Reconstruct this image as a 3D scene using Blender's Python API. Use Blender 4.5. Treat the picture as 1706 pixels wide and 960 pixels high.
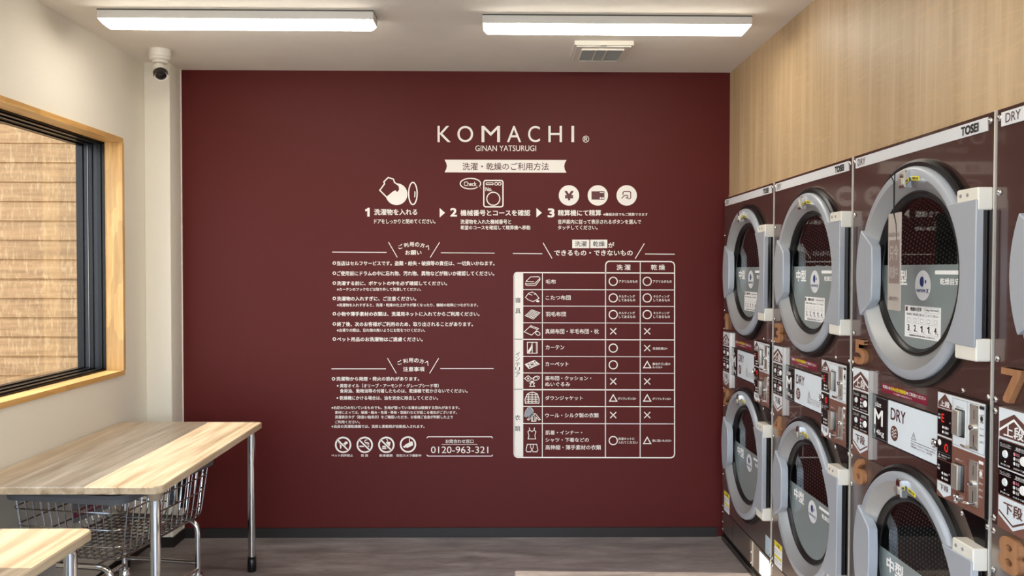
import bpy, math, random
from math import pi, sin, cos, radians, sqrt, atan2
from mathutils import Vector, Matrix

for o in list(bpy.data.objects):
    bpy.data.objects.remove(o)
SC = bpy.context.scene
COL = SC.collection
RNG = random.Random(7)

# ------------------------------------------------------------------ camera, light, exposure
F_PX, YAW, PITCH, ROLL, CAM_Z = 1350.0, 0.0135, 0.0214, 0.0019, 1.596
cd = bpy.data.cameras.new('camera')
cd.sensor_width = 36.0
cd.lens = F_PX / 1706 * 36.0
cd.clip_start = 0.05
cam = bpy.data.objects.new('camera', cd)
COL.objects.link(cam)
SC.camera = cam
_f = Vector((sin(YAW), cos(YAW), 0)); _r = Vector((cos(YAW), -sin(YAW), 0)); _u = Vector((0, 0, 1))
_f2 = _f * cos(PITCH) - _u * sin(PITCH); _u2 = _u * cos(PITCH) + _f * sin(PITCH)
_r3 = _r * cos(ROLL) + _u2 * sin(ROLL); _u3 = _u2 * cos(ROLL) - _r * sin(ROLL)
cam.matrix_world = Matrix(((_r3.x, _u3.x, -_f2.x, 0), (_r3.y, _u3.y, -_f2.y, 0), (_r3.z, _u3.z, -_f2.z, CAM_Z), (0, 0, 0, 1)))

SC.view_settings.view_transform = 'Standard'
SC.view_settings.look = 'None'
SC.view_settings.gamma = 1.0
SC.view_settings.use_curve_mapping = False
SC.view_settings.exposure = 0.2
SC.cycles.max_bounces = 10
SC.cycles.diffuse_bounces = 6
SC.cycles.glossy_bounces = 5
SC.cycles.transparent_max_bounces = 12
SC.cycles.sample_clamp_indirect = 6.0

SUN_DIR = Vector((1.0, -0.032, -0.580))
SUN_ENERGY = 14.5
SKY_STRENGTH = 8.0
LAMP_STRENGTH = 20.0

w = bpy.data.worlds.new('sky'); SC.world = w; w.use_nodes = True
nt = w.node_tree; nt.nodes.clear()
_out = nt.nodes.new('ShaderNodeOutputWorld'); _bg = nt.nodes.new('ShaderNodeBackground')
_tc = nt.nodes.new('ShaderNodeTexCoord'); _sep = nt.nodes.new('ShaderNodeSeparateXYZ'); _ramp = nt.nodes.new('ShaderNodeValToRGB')
nt.links.new(_tc.outputs['Generated'], _sep.inputs[0]); nt.links.new(_sep.outputs['Z'], _ramp.inputs[0])
_ramp.color_ramp.elements[0].position = 0.0; _ramp.color_ramp.elements[0].color = (0.80, 0.86, 0.92, 1)
_ramp.color_ramp.elements[1].position = 0.7; _ramp.color_ramp.elements[1].color = (0.30, 0.47, 0.80, 1)
nt.links.new(_ramp.outputs[0], _bg.inputs[0]); _bg.inputs[1].default_value = SKY_STRENGTH
nt.links.new(_bg.outputs[0], _out.inputs[0])

sd = bpy.data.lights.new('sun', 'SUN'); sd.energy = SUN_ENERGY; sd.angle = radians(0.15); sd.color = (1.0, 0.95, 0.85)
sun = bpy.data.objects.new('sun', sd); COL.objects.link(sun)
sun.rotation_euler = SUN_DIR.to_track_quat('-Z', 'Y').to_euler(); sun.location = (-12, 3, 7)

# ------------------------------------------------------------------ materials
def lin(h):
    h = h.lstrip('#'); r = []
    for i in (0, 2, 4):
        c = int(h[i:i+2], 16) / 255
        r.append(c / 12.92 if c <= 0.04045 else ((c + 0.055) / 1.055) ** 2.4)
    return (*r, 1.0)

MATS = {}
def pm(name, col, rough=0.5, metal=0.0, spec=0.5, coat=0.0, bump=0.0, bscale=200.0, emit=None, estr=0.0, vary=0.0, vscale=(3, 3, 3)):
    m = bpy.data.materials.new(name); m.use_nodes = True
    n = m.node_tree; b = n.nodes['Principled BSDF']
    c = lin(col) if isinstance(col, str) else (*col, 1.0)
    b.inputs['Base Color'].default_value = c
    b.inputs['Roughness'].default_value = rough; b.inputs['Metallic'].default_value = metal
    b.inputs['Specular IOR Level'].default_value = spec; b.inputs['Coat Weight'].default_value = coat
    b.inputs['Coat Roughness'].default_value = 0.04
    tc = n.nodes.new('ShaderNodeTexCoord')
    if bump:
        t = n.nodes.new('ShaderNodeTexNoise'); t.inputs['Scale'].default_value = bscale; t.inputs['Detail'].default_value = 4
        n.links.new(tc.outputs['Object'], t.inputs['Vector'])
        bp = n.nodes.new('ShaderNodeBump'); bp.inputs['Strength'].default_value = bump; bp.inputs['Distance'].default_value = 0.003
        n.links.new(t.outputs['Fac'], bp.inputs['Height']); n.links.new(bp.outputs[0], b.inputs['Normal'])
    if vary:
        mp = n.nodes.new('ShaderNodeMapping'); mp.inputs['Scale'].default_value = vscale
        n.links.new(tc.outputs['Object'], mp.inputs[0])
        t = n.nodes.new('ShaderNodeTexNoise'); t.inputs['Scale'].default_value = 1.0; t.inputs['Detail'].default_value = 6
        n.links.new(mp.outputs[0], t.inputs['Vector'])
        r = n.nodes.new('ShaderNodeValToRGB')
        r.color_ramp.elements[0].position = 0.3; r.color_ramp.elements[1].position = 0.7
        r.color_ramp.elements[0].color = (*[x * (1 - vary) for x in c[:3]], 1)
        r.color_ramp.elements[1].color = (*[min(1, x * (1 + vary)) for x in c[:3]], 1)
        n.links.new(t.outputs['Fac'], r.inputs[0]); n.links.new(r.outputs[0], b.inputs['Base Color'])
    if emit:
        b.inputs['Emission Color'].default_value = lin(emit); b.inputs['Emission Strength'].default_value = estr
    MATS[name] = m
    return m

def wood(name, dark, mid, light, scale, rough=0.45, fleck=None, joint=None, coat=0.0, bump=0.05):
    """grain stretched along the axis whose scale is small; optional cross flecks; optional staves (finger-jointed timber)"""
    m = bpy.data.materials.new(name); m.use_nodes = True
    n = m.node_tree; L = n.links; b = n.nodes['Principled BSDF']
    b.inputs['Roughness'].default_value = rough; b.inputs['Coat Weight'].default_value = coat
    tc = n.nodes.new('ShaderNodeTexCoord'); mp = n.nodes.new('ShaderNodeMapping'); mp.inputs['Scale'].default_value = scale
    L.new(tc.outputs['Object'], mp.inputs[0])
    t = n.nodes.new('ShaderNodeTexNoise'); t.inputs['Scale'].default_value = 1.0; t.inputs['Detail'].default_value = 8; t.inputs['Roughness'].default_value = 0.62
    t.inputs['Distortion'].default_value = 0.4
    L.new(mp.outputs[0], t.inputs['Vector'])
    r = n.nodes.new('ShaderNodeValToRGB'); e = r.color_ramp.elements
    e[0].position = 0.30; e[0].color = lin(dark); e[1].position = 0.72; e[1].color = lin(light)
    x = e.new(0.5); x.color = lin(mid)
    L.new(t.outputs['Fac'], r.inputs[0])
    colr = r.outputs[0]
    if fleck:
        mp2 = n.nodes.new('ShaderNodeMapping'); mp2.inputs['Scale'].default_value = fleck[0]
        L.new(tc.outputs['Object'], mp2.inputs[0])
        t2 = n.nodes.new('ShaderNodeTexNoise'); t2.inputs['Scale'].default_value = 1.0; t2.inputs['Detail'].default_value = 5; t2.inputs['Distortion'].default_value = 1.2
        L.new(mp2.outputs[0], t2.inputs['Vector'])
        mr = n.nodes.new('ShaderNodeMapRange'); mr.inputs[1].default_value = 0.5; mr.inputs[2].default_value = 0.75; mr.inputs[4].default_value = fleck[2]
        L.new(t2.outputs['Fac'], mr.inputs[0])
        mx = n.nodes.new('ShaderNodeMix'); mx.data_type = 'RGBA'
        L.new(mr.outputs[0], mx.inputs['Factor']); L.new(colr, mx.inputs['A']); mx.inputs['B'].default_value = lin(fleck[1])
        colr = mx.outputs['Result']
    if joint:
        mp3 = n.nodes.new('ShaderNodeMapping'); mp3.inputs['Scale'].default_value = joint[0]
        L.new(tc.outputs['Object'], mp3.inputs[0])
        v = n.nodes.new('ShaderNodeTexVoronoi'); v.distance = 'CHEBYCHEV'; v.inputs['Scale'].default_value = 1.0
        L.new(mp3.outputs[0], v.inputs['Vector'])
        hs = n.nodes.new('ShaderNodeHueSaturation'); sp = n.nodes.new('ShaderNodeSeparateColor'); L.new(v.outputs['Color'], sp.inputs[0])
        mr = n.nodes.new('ShaderNodeMapRange'); mr.inputs[3].default_value = 1 - joint[1]; mr.inputs[4].default_value = 1 + joint[1]
        L.new(sp.outputs[0], mr.inputs[0]); L.new(mr.outputs[0], hs.inputs['Value']); L.new(colr, hs.inputs['Color'])
        colr = hs.outputs[0]
    L.new(colr, b.inputs['Base Color'])
    if bump:
        bp = n.nodes.new('ShaderNodeBump'); bp.inputs['Strength'].default_value = bump; bp.inputs['Distance'].default_value = 0.002
        L.new(t.outputs['Fac'], bp.inputs['Height']); L.new(bp.outputs[0], b.inputs['Normal'])
    MATS[name] = m
    return m

def thin_glass(name, tint, f0=0.045, refl_rough=0.0):
    """clear pane: see-through, with a reflection that grows towards grazing angles (Schlick)"""
    m = bpy.data.materials.new(name); m.use_nodes = True
    n = m.node_tree; n.nodes.clear(); L = n.links
    out = n.nodes.new('ShaderNodeOutputMaterial'); mix = n.nodes.new('ShaderNodeMixShader'); lw = n.nodes.new('ShaderNodeLayerWeight')
    pw = n.nodes.new('ShaderNodeMath'); pw.operation = 'POWER'; pw.inputs[1].default_value = 5.0
    ma = n.nodes.new('ShaderNodeMath'); ma.operation = 'MULTIPLY_ADD'; ma.inputs[1].default_value = 1 - f0; ma.inputs[2].default_value = f0
    lw.inputs[0].default_value = 0.5
    L.new(lw.outputs['Facing'], pw.inputs[0]); L.new(pw.outputs[0], ma.inputs[0])
    tr = n.nodes.new('ShaderNodeBsdfTransparent'); tr.inputs[0].default_value = (*tint, 1)
    gl = n.nodes.new('ShaderNodeBsdfGlossy'); gl.inputs['Roughness'].default_value = refl_rough; gl.inputs[0].default_value = (1, 1, 1, 1)
    L.new(ma.outputs[0], mix.inputs[0]); L.new(tr.outputs[0], mix.inputs[1]); L.new(gl.outputs[0], mix.inputs[2]); L.new(mix.outputs[0], out.inputs[0])
    MATS[name] = m
    return m

pm('wall_white', '#e2dccc', 0.85, bump=0.35, bscale=160)
pm('ceiling_white', '#e6e0d4', 0.9, bump=0.25, bscale=120, vary=0.02, vscale=(6, 6, 6))
pm('red_paint', '#551a17', 0.5, spec=0.2, bump=0.06, bscale=500)
pm('dark_base', '#1d1714', 0.5)
pm('vinyl_white', '#efe9df', 0.5)
pm('vinyl_red', '#5a2422', 0.5)
pm('vinyl_dark', '#2a2221', 0.5)
wood('oak_panel', '#b0946e', '#bea37d', '#ceb593', (16, 16, 0.8), 0.5, fleck=((8, 8, 55), '#cfae80', 0.5), joint=((5.0, 5.0, 0.05), 0.06))
wood('table_oak', '#967f62', '#bda788', '#dac9ac', (30, 1.6, 30), 0.35, bump=0.02)
wood('pine_casing', '#c09052', '#cfa05e', '#dcb474', (60, 3, 60), 0.4, joint=((14, 4.0, 14), 0.14))
wood('pine_jamb', '#c09052', '#cfa05e', '#dcb474', (60, 60, 3), 0.4, joint=((14, 14, 4.0), 0.14))
wood('digit_wood', '#8f6444', '#a0714c', '#b08058', (50, 50, 4), 0.5)
wood('floor_vinyl', '#6c6562', '#8b8380', '#a59d99', (2.6, 11, 3), 0.33, fleck=((9, 26, 3), '#6a625f', 0.55), joint=((1.1, 5.5, 1), 0.05), bump=0.02)
wood('siding_wood', '#8c683e', '#a27b4d', '#b68e5e', (2, 30, 30), 0.65, fleck=((45, 5, 9), '#dcbb88', 0.5), joint=((0.55, 1, 6.75), 0.08))
pm('ground_concrete', '#9a948a', 0.9, vary=0.1)
pm('black_frame', '#050506', 0.3, spec=0.3)
pm('frame_sky_sheen', '#181c23', 0.35, spec=0.4)  # bluish sky reflection on the black frame, put into its base colour
thin_glass('window_glass', (0.80, 0.78, 0.75))
thin_glass('door_glass', (0.85, 0.85, 0.85), 0.09)
pm('lamp_body', '#d9d6cf', 0.5)
pm('lamp_glow', '#ffffff', 0.4, emit='#fff7ea', estr=LAMP_STRENGTH)
pm('lamp_end', '#f2efe8', 0.4, emit='#fff3e0', estr=1.6)
pm('plastic_white', '#dcd7cb', 0.45)
pm('vent_grey', '#8e8e88', 0.6)
pm('vent_dark', '#55554f', 0.7)
pm('cam_black', '#101114', 0.15)
pm('panel_brown', '#5c433d', 0.17, metal=0.45, spec=0.7, coat=0.6)
pm('steel', '#d2cec4', 0.34, metal=0.8)
pm('panel_steel', '#a6998f', 0.32, metal=0.9)
pm('steel_satin', '#e0dbd0', 0.5, metal=0.4)
pm('steel_dark', '#7d7a74', 0.35, metal=1.0)
pm('chrome', '#d8d8d8', 0.07, metal=1.0)
pm('wire_chrome', '#a8a6a2', 0.18, metal=1.0)
pm('bezel_grey', '#a6a8a8', 0.34, metal=0.4, spec=0.5)
pm('bezel_face', '#adb3ba', 0.42, metal=0.25)
pm('rubber', '#0c0c0d', 0.35)
pm('black_gloss', '#0a0a0b', 0.12)
pm('hinge_ivory', '#e2ded2', 0.35)
pm('film_grey', '#8e9999', 0.18, metal=0.2)
pm('strip_white', '#dddfe0', 0.35)
pm('plate_blue', '#dfe9ef', 0.22)
pm('panel_light', '#dde5e9', 0.3)
pm('coin_brown', '#7a5346', 0.3)
pm('brown_ink', '#5d3a32', 0.5)
pm('maroon_ink', '#4a2226', 0.5)
pm('black_ink', '#161214', 0.5)
pm('white_ink', '#f2f2f0', 0.5)
pm('sticker_red', '#7c1230', 0.4)
pm('sticker_yellow', '#e6d532', 0.5)
pm('led_red', '#ff2a20', 0.4, emit='#ff2418', estr=0.3)
pm('pink_ink', '#d88a98', 0.5)
pm('navy_ink', '#20306c', 0.5)
pm('label_blue', '#b4cad6', 0.5)
pm('grey_ink', '#8a8f94', 0.5)
pm('grey_plastic', '#5b5d60', 0.45)
pm('tan_plastic', '#9b8b76', 0.45)
pm('table_apron', '#9c9a96', 0.4, metal=0.5)
pm('plate_grey', '#8b8986', 0.5)
pm('card_film', '#b9b2aa', 0.3)
pm('card_brown', '#8d7d78', 0.4)
pm('string_black', '#0d0d0d', 0.7)
pm('facade_white', '#b9b3a8', 0.8)

def drum_material():
    m = bpy.data.materials.new('drum_steel'); m.use_nodes = True
    n = m.node_tree; L = n.links; b = n.nodes['Principled BSDF']
    b.inputs['Metallic'].default_value = 0.3; b.inputs['Roughness'].default_value = 0.4
    tc = n.nodes.new('ShaderNodeTexCoord'); sp = n.nodes.new('ShaderNodeSeparateXYZ'); L.new(tc.outputs['UV'], sp.inputs[0])
    def mth(op, a, bb=None):
        x = n.nodes.new('ShaderNodeMath'); x.operation = op
        for i, v in enumerate((a, bb)):
            if v is None: continue
            if isinstance(v, (int, float)): x.inputs[i].default_value = v
            else: L.new(v, x.inputs[i])
        return x.outputs[0]
    # staggered holes
    row = mth('MULTIPLY', sp.outputs[1], 56.0); ri = mth('FLOOR', row)
    off = mth('MULTIPLY', mth('MODULO', ri, 2.0), 0.5)
    colm = mth('ADD', mth('MULTIPLY', sp.outputs[0], 56.0), off)
    fx = mth('SUBTRACT', mth('FRACT', colm), 0.5); fy = mth('SUBTRACT', mth('FRACT', row), 0.5)
    d = mth('SQRT', mth('ADD', mth('MULTIPLY', fx, fx), mth('MULTIPLY', fy, fy)))
    hole = mth('LESS_THAN', d, 0.26)
    mx = n.nodes.new('ShaderNodeMix'); mx.data_type = 'RGBA'
    mx.inputs['A'].default_value = lin('#1f1f1e'); mx.inputs['B'].default_value = lin('#95938b')
    L.new(hole, mx.inputs['Factor']); L.new(mx.outputs['Result'], b.inputs['Base Color'])
    MATS['drum_steel'] = m
drum_material()

# ------------------------------------------------------------------ builders
def fr_xyz(u, v, n): return (u, v, n)
def fr_wall(u, v, n): return (u, -n, v)        # u along x, v up, n towards the room
def fr_front(u, v, n): return (-n, -u, v)      # u towards the viewer along the row, v up, n out of the dryer
def fr_flat(u, v, n): return (u, v, n)

_TXT = {}
def text_shape(body, bold):
    k = (body, bold)
    if k in _TXT: return _TXT[k]
    if body == '1':      # a flagged 1
        vs = [(0.26, 0.0), (0.46, 0.0), (0.46, 0.72), (0.30, 0.72), (0.26, 0.64), (0.04, 0.58), (0.04, 0.46), (0.26, 0.50)]
        _TXT[k] = (vs, [(0, 1, 2, 3, 4, 7), (4, 5, 6, 7)], (0.04, 0.46, 0.0, 0.72)); return _TXT[k]
    c = bpy.data.curves.new('t', 'FONT'); c.body = body; c.resolution_u = 6 if len(body) < 17 and body.isascii() else 2; c.offset = bold
    o = bpy.data.objects.new('t', c); COL.objects.link(o)
    dg = bpy.context.evaluated_depsgraph_get()
    me = bpy.data.meshes.new_from_object(o.evaluated_get(dg))
    vs = [(p.co.x, p.co.y) for p in me.vertices]; fs = [tuple(p.vertices) for p in me.polygons]
    xs = [p[0] for p in vs]; ys = [p[1] for p in vs]
    bb = (min(xs), max(xs), min(ys), max(ys))
    bpy.data.objects.remove(o); bpy.data.meshes.remove(me); bpy.data.curves.remove(c)
    _TXT[k] = (vs, fs, bb)
    return _TXT[k]

def rrect(u0, u1, v0, v1, r, seg=5):
    pts = []
    for cx, cy, a0 in ((u1 - r, v0 + r, -pi/2), (u1 - r, v1 - r, 0), (u0 + r, v1 - r, pi/2), (u0 + r, v0 + r, pi)):
        for i in range(seg + 1):
            a = a0 + pi/2 * i / seg
            pts.append((cx + r * cos(a), cy + r * sin(a)))
    return pts

def circ(cu, cv, r, seg=32, a0=0.0, a1=2*pi):
    full = abs(a1 - a0 - 2*pi) < 1e-6
    k = seg if full else seg + 1
    return [(cu + r * cos(a0 + (a1 - a0) * i / seg), cv + r * sin(a0 + (a1 - a0) * i / seg)) for i in range(k)]

def ell(cu, cv, ru, rv, seg=32, rot=0.0):
    out = []
    for i in range(seg):
        a = 2*pi*i/seg; x, y = ru*cos(a), rv*sin(a)
        out.append((cu + x*cos(rot) - y*sin(rot), cv + x*sin(rot) + y*cos(rot)))
    return out

def offset_poly(pts, d):
    n = len(pts); out = []
    for i in range(n):
        p0, p1, p2 = pts[i-1], pts[i], pts[(i+1) % n]
        e1 = (p1[0]-p0[0], p1[1]-p0[1]); e2 = (p2[0]-p1[0], p2[1]-p1[1])
        l1 = sqrt(e1[0]**2+e1[1]**2) or 1; l2 = sqrt(e2[0]**2+e2[1]**2) or 1
        n1 = (-e1[1]/l1, e1[0]/l1); n2 = (-e2[1]/l2, e2[0]/l2)
        k = 1 + n1[0]*n2[0] + n1[1]*n2[1]
        k = max(k, 0.35)
        out.append((p1[0] + d*(n1[0]+n2[0])/k, p1[1] + d*(n1[1]+n2[1])/k))
    return out

class MB:
    def __init__(s, fr=fr_xyz):
        s.fr = fr; s.v = []; s.f = []; s.mi = []; s.sm = []; s.mats = []; s.uv = {}
    def mat(s, m):
        if m not in s.mats: s.mats.append(m)
        return s.mats.index(m)
    def add(s, vs, fs, m, smooth=False):
        b = len(s.v); i = s.mat(m)
        s.v += [s.fr(*p) for p in vs]
        for f in fs:
            s.f.append(tuple(b + k for k in f)); s.mi.append(i); s.sm.append(smooth)
        return b
    def box(s, a0, a1, b0, b1, c0, c1, m):
        vs = [(x, y, z) for z in (c0, c1) for y in (b0, b1) for x in (a0, a1)]
        s.add(vs, [(0,2,3,1), (4,5,7,6), (0,1,5,4), (2,6,7,3), (0,4,6,2), (1,3,7,5)], m)
    def poly(s, pts, n, m):
        s.add([(p[0], p[1], n) for p in pts], [tuple(range(len(pts)))], m)
    def prism(s, pts, n0, n1, m, bevel=0.0, smooth=True, side=None):
        k = len(pts); side = side or m
        if bevel:
            ins = offset_poly(pts, bevel)
            rings = [[(p[0], p[1], n0) for p in pts], [(p[0], p[1], n1 - bevel) for p in pts], [(p[0], p[1], n1) for p in ins]]
        else:
            rings = [[(p[0], p[1], n0) for p in pts], [(p[0], p[1], n1) for p in pts]]
        vs = [p for r in rings for p in r]; fs = []
        for j in range(len(rings) - 1):
            for i in range(k):
                i2 = (i + 1) % k
                fs.append((j*k+i, j*k+i2, (j+1)*k+i2, (j+1)*k+i))
        s.add(vs, fs, side, smooth)
        t = rings[-1]; s.add(t, [tuple(range(k))], m)
        s.add(rings[0], [tuple(reversed(range(k)))], side)
    def ring(s, cu, cv, r0, r1, n, m, seg=36, a0=0.0, a1=2*pi):
        A = circ(cu, cv, r0, seg, a0, a1); B = circ(cu, cv, r1, seg, a0, a1); k = len(A)
        full = abs(a1 - a0 - 2*pi) < 1e-6
        s.add([(p[0], p[1], n) for p in A + B], [(i, k+i, k+(i+1) % k, (i+1) % k) for i in range(k if full else k-1)], m)
    def stroke(s, pts, wd, n, m, closed=False):
        k = len(pts); L = []; R = []
        for i in range(k):
            p = pts[i]
            a = pts[i-1] if (i > 0 or closed) else None
            b = pts[(i+1) % k] if (i < k-1 or closed) else None
            d = []
            for q0, q1 in ((a, p), (p, b)):
                if q0 is None or q1 is None: continue
                l = sqrt((q1[0]-q0[0])**2 + (q1[1]-q0[1])**2) or 1
                d.append((-(q1[1]-q0[1])/l, (q1[0]-q0[0])/l))
            if len(d) == 2:
                kk = max(1 + d[0][0]*d[1][0] + d[0][1]*d[1][1], 0.4)
                nn = ((d[0][0]+d[1][0])/kk, (d[0][1]+d[1][1])/kk)
            else: nn = d[0]
            L.append((p[0]+nn[0]*wd/2, p[1]+nn[1]*wd/2, n)); R.append((p[0]-nn[0]*wd/2, p[1]-nn[1]*wd/2, n))
        s.add(L + R, [(i, k+i, k+(i+1) % k, (i+1) % k) for i in range(k if closed else k-1)], m)
    def text(s, body, u0, u1, v0, v1, n, m, bold=0.0, rot=0.0):
        """lettering fitted to a box; bold strokes are overprinted with small shifts"""
        vs, fs, bb = text_shape(body, 0.0)
        bu = bold if bold > 0 else 0.0
        bw, bh = bb[1]-bb[0] + 2*bu, bb[3]-bb[2] + 2*bu
        su = (u1-u0)/max(bw, 1e-6); sv = (v1-v0)/max(bh, 1e-6)
        cu, cv = (u0+u1)/2, (v0+v1)/2
        sh = [(0.0, 0.0)] if bu == 0 else ([(-bu, -bu), (bu, -bu), (-bu, bu), (bu, bu)] if bu < 0.03 else [(-bu, -bu), (bu, -bu), (-bu, bu), (bu, bu), (0, 0)])
        for j, (dx, dy) in enumerate(sh):
            out = []; nj = n + 0.00009*j
            for x, y in vs:
                a = u0 + (x-bb[0]+bu+dx)*su - cu; b = v0 + (y-bb[2]+bu+dy)*sv - cv
                out.append((cu + a*cos(rot) - b*sin(rot), cv + a*sin(rot) + b*cos(rot), nj))
            s.add(out, fs, m)
    def solid_text(s, body, u0, u1, v0, v1, n0, n1, m, bold=0.0):
        """raised letters: front face plus side walls along the outline"""
        vs, fs, bb = text_shape(body, 0.0)
        su = (u1-u0)/(bb[1]-bb[0]+2*bold); sv = (v1-v0)/(bb[3]-bb[2]+2*bold)
        cnt = set()
        for f in fs:
            for i in range(len(f)): cnt.add((f[i], f[(i+1) % len(f)]))
        k = len(vs); faces = list(fs)
        for (a, b) in cnt:
            if (b, a) not in cnt: faces.append((a, k+a, k+b, b))
        for j, (dx, dy) in enumerate(((-bold, -bold), (bold, -bold), (-bold, bold), (bold, bold), (0, 0)) if bold else ((0, 0),)):
            P = [(u0+(x-bb[0]+bold+dx)*su, v0+(y-bb[2]+bold+dy)*sv) for x, y in vs]
            s.add([(p[0], p[1], n1 - 0.0001*j) for p in P] + [(p[0], p[1], n0) for p in P], faces, m)
    def lathe(s, prof, cu, cv, m, seg=48, smooth=True, uv=False):
        k = len(prof); vs = []
        for i in range(seg):
            a = 2*pi*i/seg
            for r, n in prof: vs.append((cu + r*cos(a), cv + r*sin(a), n))
        fs = []; f0 = len(s.f)
        for i in range(seg):
            i2 = (i+1) % seg
            for j in range(k-1):
                fs.append((i*k+j, i2*k+j, i2*k+j+1, i*k+j+1))
                if uv:
                    u0 = i/seg*2; u1 = (i+1)/seg*2
                    s.uv[f0 + len(fs) - 1] = [(u0, prof[j][1]*1.6), (u1, prof[j][1]*1.6), (u1, prof[j+1][1]*1.6), (u0, prof[j+1][1]*1.6)]
        s.add(vs, fs, m, smooth)
    def tube(s, path, r, m, seg=10, closed=False, caps=True):
        P = [Vector(p) for p in path]; k = len(P)
        up = None; rings = []
        for i in range(k):
            if closed: t = (P[(i+1) % k] - P[i-1]).normalized()
            else: t = (P[min(i+1, k-1)] - P[max(i-1, 0)]).normalized()
            if up is None:
                up = Vector((0, 0, 1)) if abs(t.z) < 0.9 else Vector((1, 0, 0))
            a = t.cross(up)
            if a.length < 1e-5: a = t.cross(Vector((0, 1, 0)))
            a.normalize(); b = a.cross(t).normalized(); up = b
            rr = r[i] if isinstance(r, (list, tuple)) else r
            rings.append([tuple(P[i] + (a*cos(2*pi*j/seg) + b*sin(2*pi*j/seg))*rr) for j in range(seg)])
        vs = [p for rg in rings for p in rg]; fs = []
        for i in range(k if closed else k-1):
            i2 = (i+1) % k
            for j in range(seg):
                j2 = (j+1) % seg
                fs.append((i*seg+j, i*seg+j2, i2*seg+j2, i2*seg+j))
        s.add(vs, fs, m, True)
        if caps and not closed:
            s.add(rings[0], [tuple(range(seg))], m); s.add(rings[-1], [tuple(reversed(range(seg)))], m)
    def mesh(s, name):
        me = bpy.data.meshes.new(name)
        me.from_pydata(s.v, [], s.f)
        for m in s.mats: me.materials.append(MATS[m])
        me.polygons.foreach_set('material_index', s.mi)
        me.polygons.foreach_set('use_smooth', s.sm)
        if s.uv:
            l = me.uv_layers.new(name='UVMap')
            for fi, uvs in s.uv.items():
                for li, q in zip(me.polygons[fi].loop_indices, uvs): l.data[li].uv = q
        if any(s.sm): me.set_sharp_from_angle(angle=radians(38))
        me.update()
        return me
    def build(s, name, parent=None, loc=None, label=None):
        return obj(name, s.mesh(name), parent, loc, label)

def obj(name, me, parent=None, loc=None, label=None):
    o = bpy.data.objects.new(name, me); COL.objects.link(o)
    if parent: o.parent = parent
    if loc: o.location = loc
    if label: o['label'] = label
    return o

def thing(name, label, cat, loc=(0, 0, 0), rotz=0.0, group=None):
    o = bpy.data.objects.new(name, None); COL.objects.link(o)
    o.empty_display_size = 0.1
    o.location = loc; o.rotation_euler = (0, 0, rotz); o['label'] = label; o['category'] = cat
    if group: o['group'] = group
    return o

def tag(o, label, cat, group=None):
    o['label'] = label; o['category'] = cat
    if group: o['group'] = group
    return o

def struct(o, label=None, cat=None):
    o['kind'] = 'structure'
    if label: o['label'] = label
    if cat: o['category'] = cat
    return o

def arc3(c, a, b, r, a0, a1, k=6):
    """points on an arc in the plane of unit vectors a, b round c"""
    c = Vector(c); a = Vector(a); b = Vector(b)
    return [tuple(c + a*r*cos(a0+(a1-a0)*i/k) + b*r*sin(a0+(a1-a0)*i/k)) for i in range(k+1)]

def bend(points, r, k=5):
    """polyline with its inner corners rounded to radius r"""
    P = [Vector(p) for p in points]; out = [tuple(P[0])]
    for i in range(1, len(P)-1):
        a = (P[i-1]-P[i]); b = (P[i+1]-P[i]); d = min(r, a.length*0.49, b.length*0.49)
        p0 = P[i] + a.normalized()*d; p2 = P[i] + b.normalized()*d
        for j in range(k+1):
            t = j/k
            out.append(tuple(p0*(1-t)**2 + P[i]*2*t*(1-t) + p2*t*t))
    out.append(tuple(P[-1]))
    return out

# ------------------------------------------------------------------ room dimensions
D = 4.824        # red wall
XL = -2.035      # left wall face
XW = 1.359       # oak bulkhead face
XM = 1.317       # dryer fronts
ZC = 2.775       # ceiling
YF = -1.0        # unseen front wall
PILX, PILY = -1.888, 4.66
Z_MACH = 2.025

# floor, ceiling
m = MB(); m.box(-2.27, 2.0, YF - 0.1, D + 0.1, -0.08, 0, 'floor_vinyl'); struct(m.build('floor'))
m = MB(); m.box(-2.27, 2.0, YF - 0.1, D + 0.1, ZC, ZC + 0.1, 'ceiling_white'); struct(m.build('ceiling'))
# back wall: red
m = MB(); m.box(-2.3, 2.0, D, D + 0.12, -0.02, ZC + 0.02, 'red_paint'); struct(m.build('wall_back'))
# left wall with window opening
WY0, WY1, WZ0, WZ1 = 2.196, 4.385, 1.040, 2.292
XO = XL - 0.23
m = MB()
m.box(XO, XL, YF - 0.1, WY0, 0, ZC, 'wall_white')
m.box(XO, XL, WY1, D, 0, ZC, 'wall_white')
m.box(XO, XL, WY0, WY1, 0, WZ0, 'wall_white')
m.box(XO, XL, WY0, WY1, WZ1, ZC, 'wall_white')
struct(m.build('wall_left'))
# white pilaster in the corner
m = MB(); m.prism(rrect(XL, PILX, PILY, D + 0.02, 0.006, 3), 0, ZC, 'wall_white'); struct(m.build('wall_corner'))
m = MB(); m.box(PILX - 0.001, PILX + 0.004, D - 0.006, D, 0, ZC, 'vinyl_white'); struct(m.build('trim_1'))
# right: oak bulkhead above the dryers, shell behind
m = MB(); m.box(XW, XW + 0.05, YF, D, Z_MACH + 0.022, ZC, 'oak_panel'); struct(m.build('wall_right'))
m = MB(); m.box(XW - 0.004, XW + 0.05, YF, D, Z_MACH + 0.002, Z_MACH + 0.022, 'oak_panel'); struct(m.build('trim_2'))
m = MB(); m.box(1.93, 2.0, YF, D, 0, ZC, 'facade_white'); struct(m.build('wall_rear'))
m = MB(); m.box(XW, 1.93, YF, 1.262, 0, Z_MACH + 0.002, 'wall_white'); struct(m.build('wall_return'))
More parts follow.
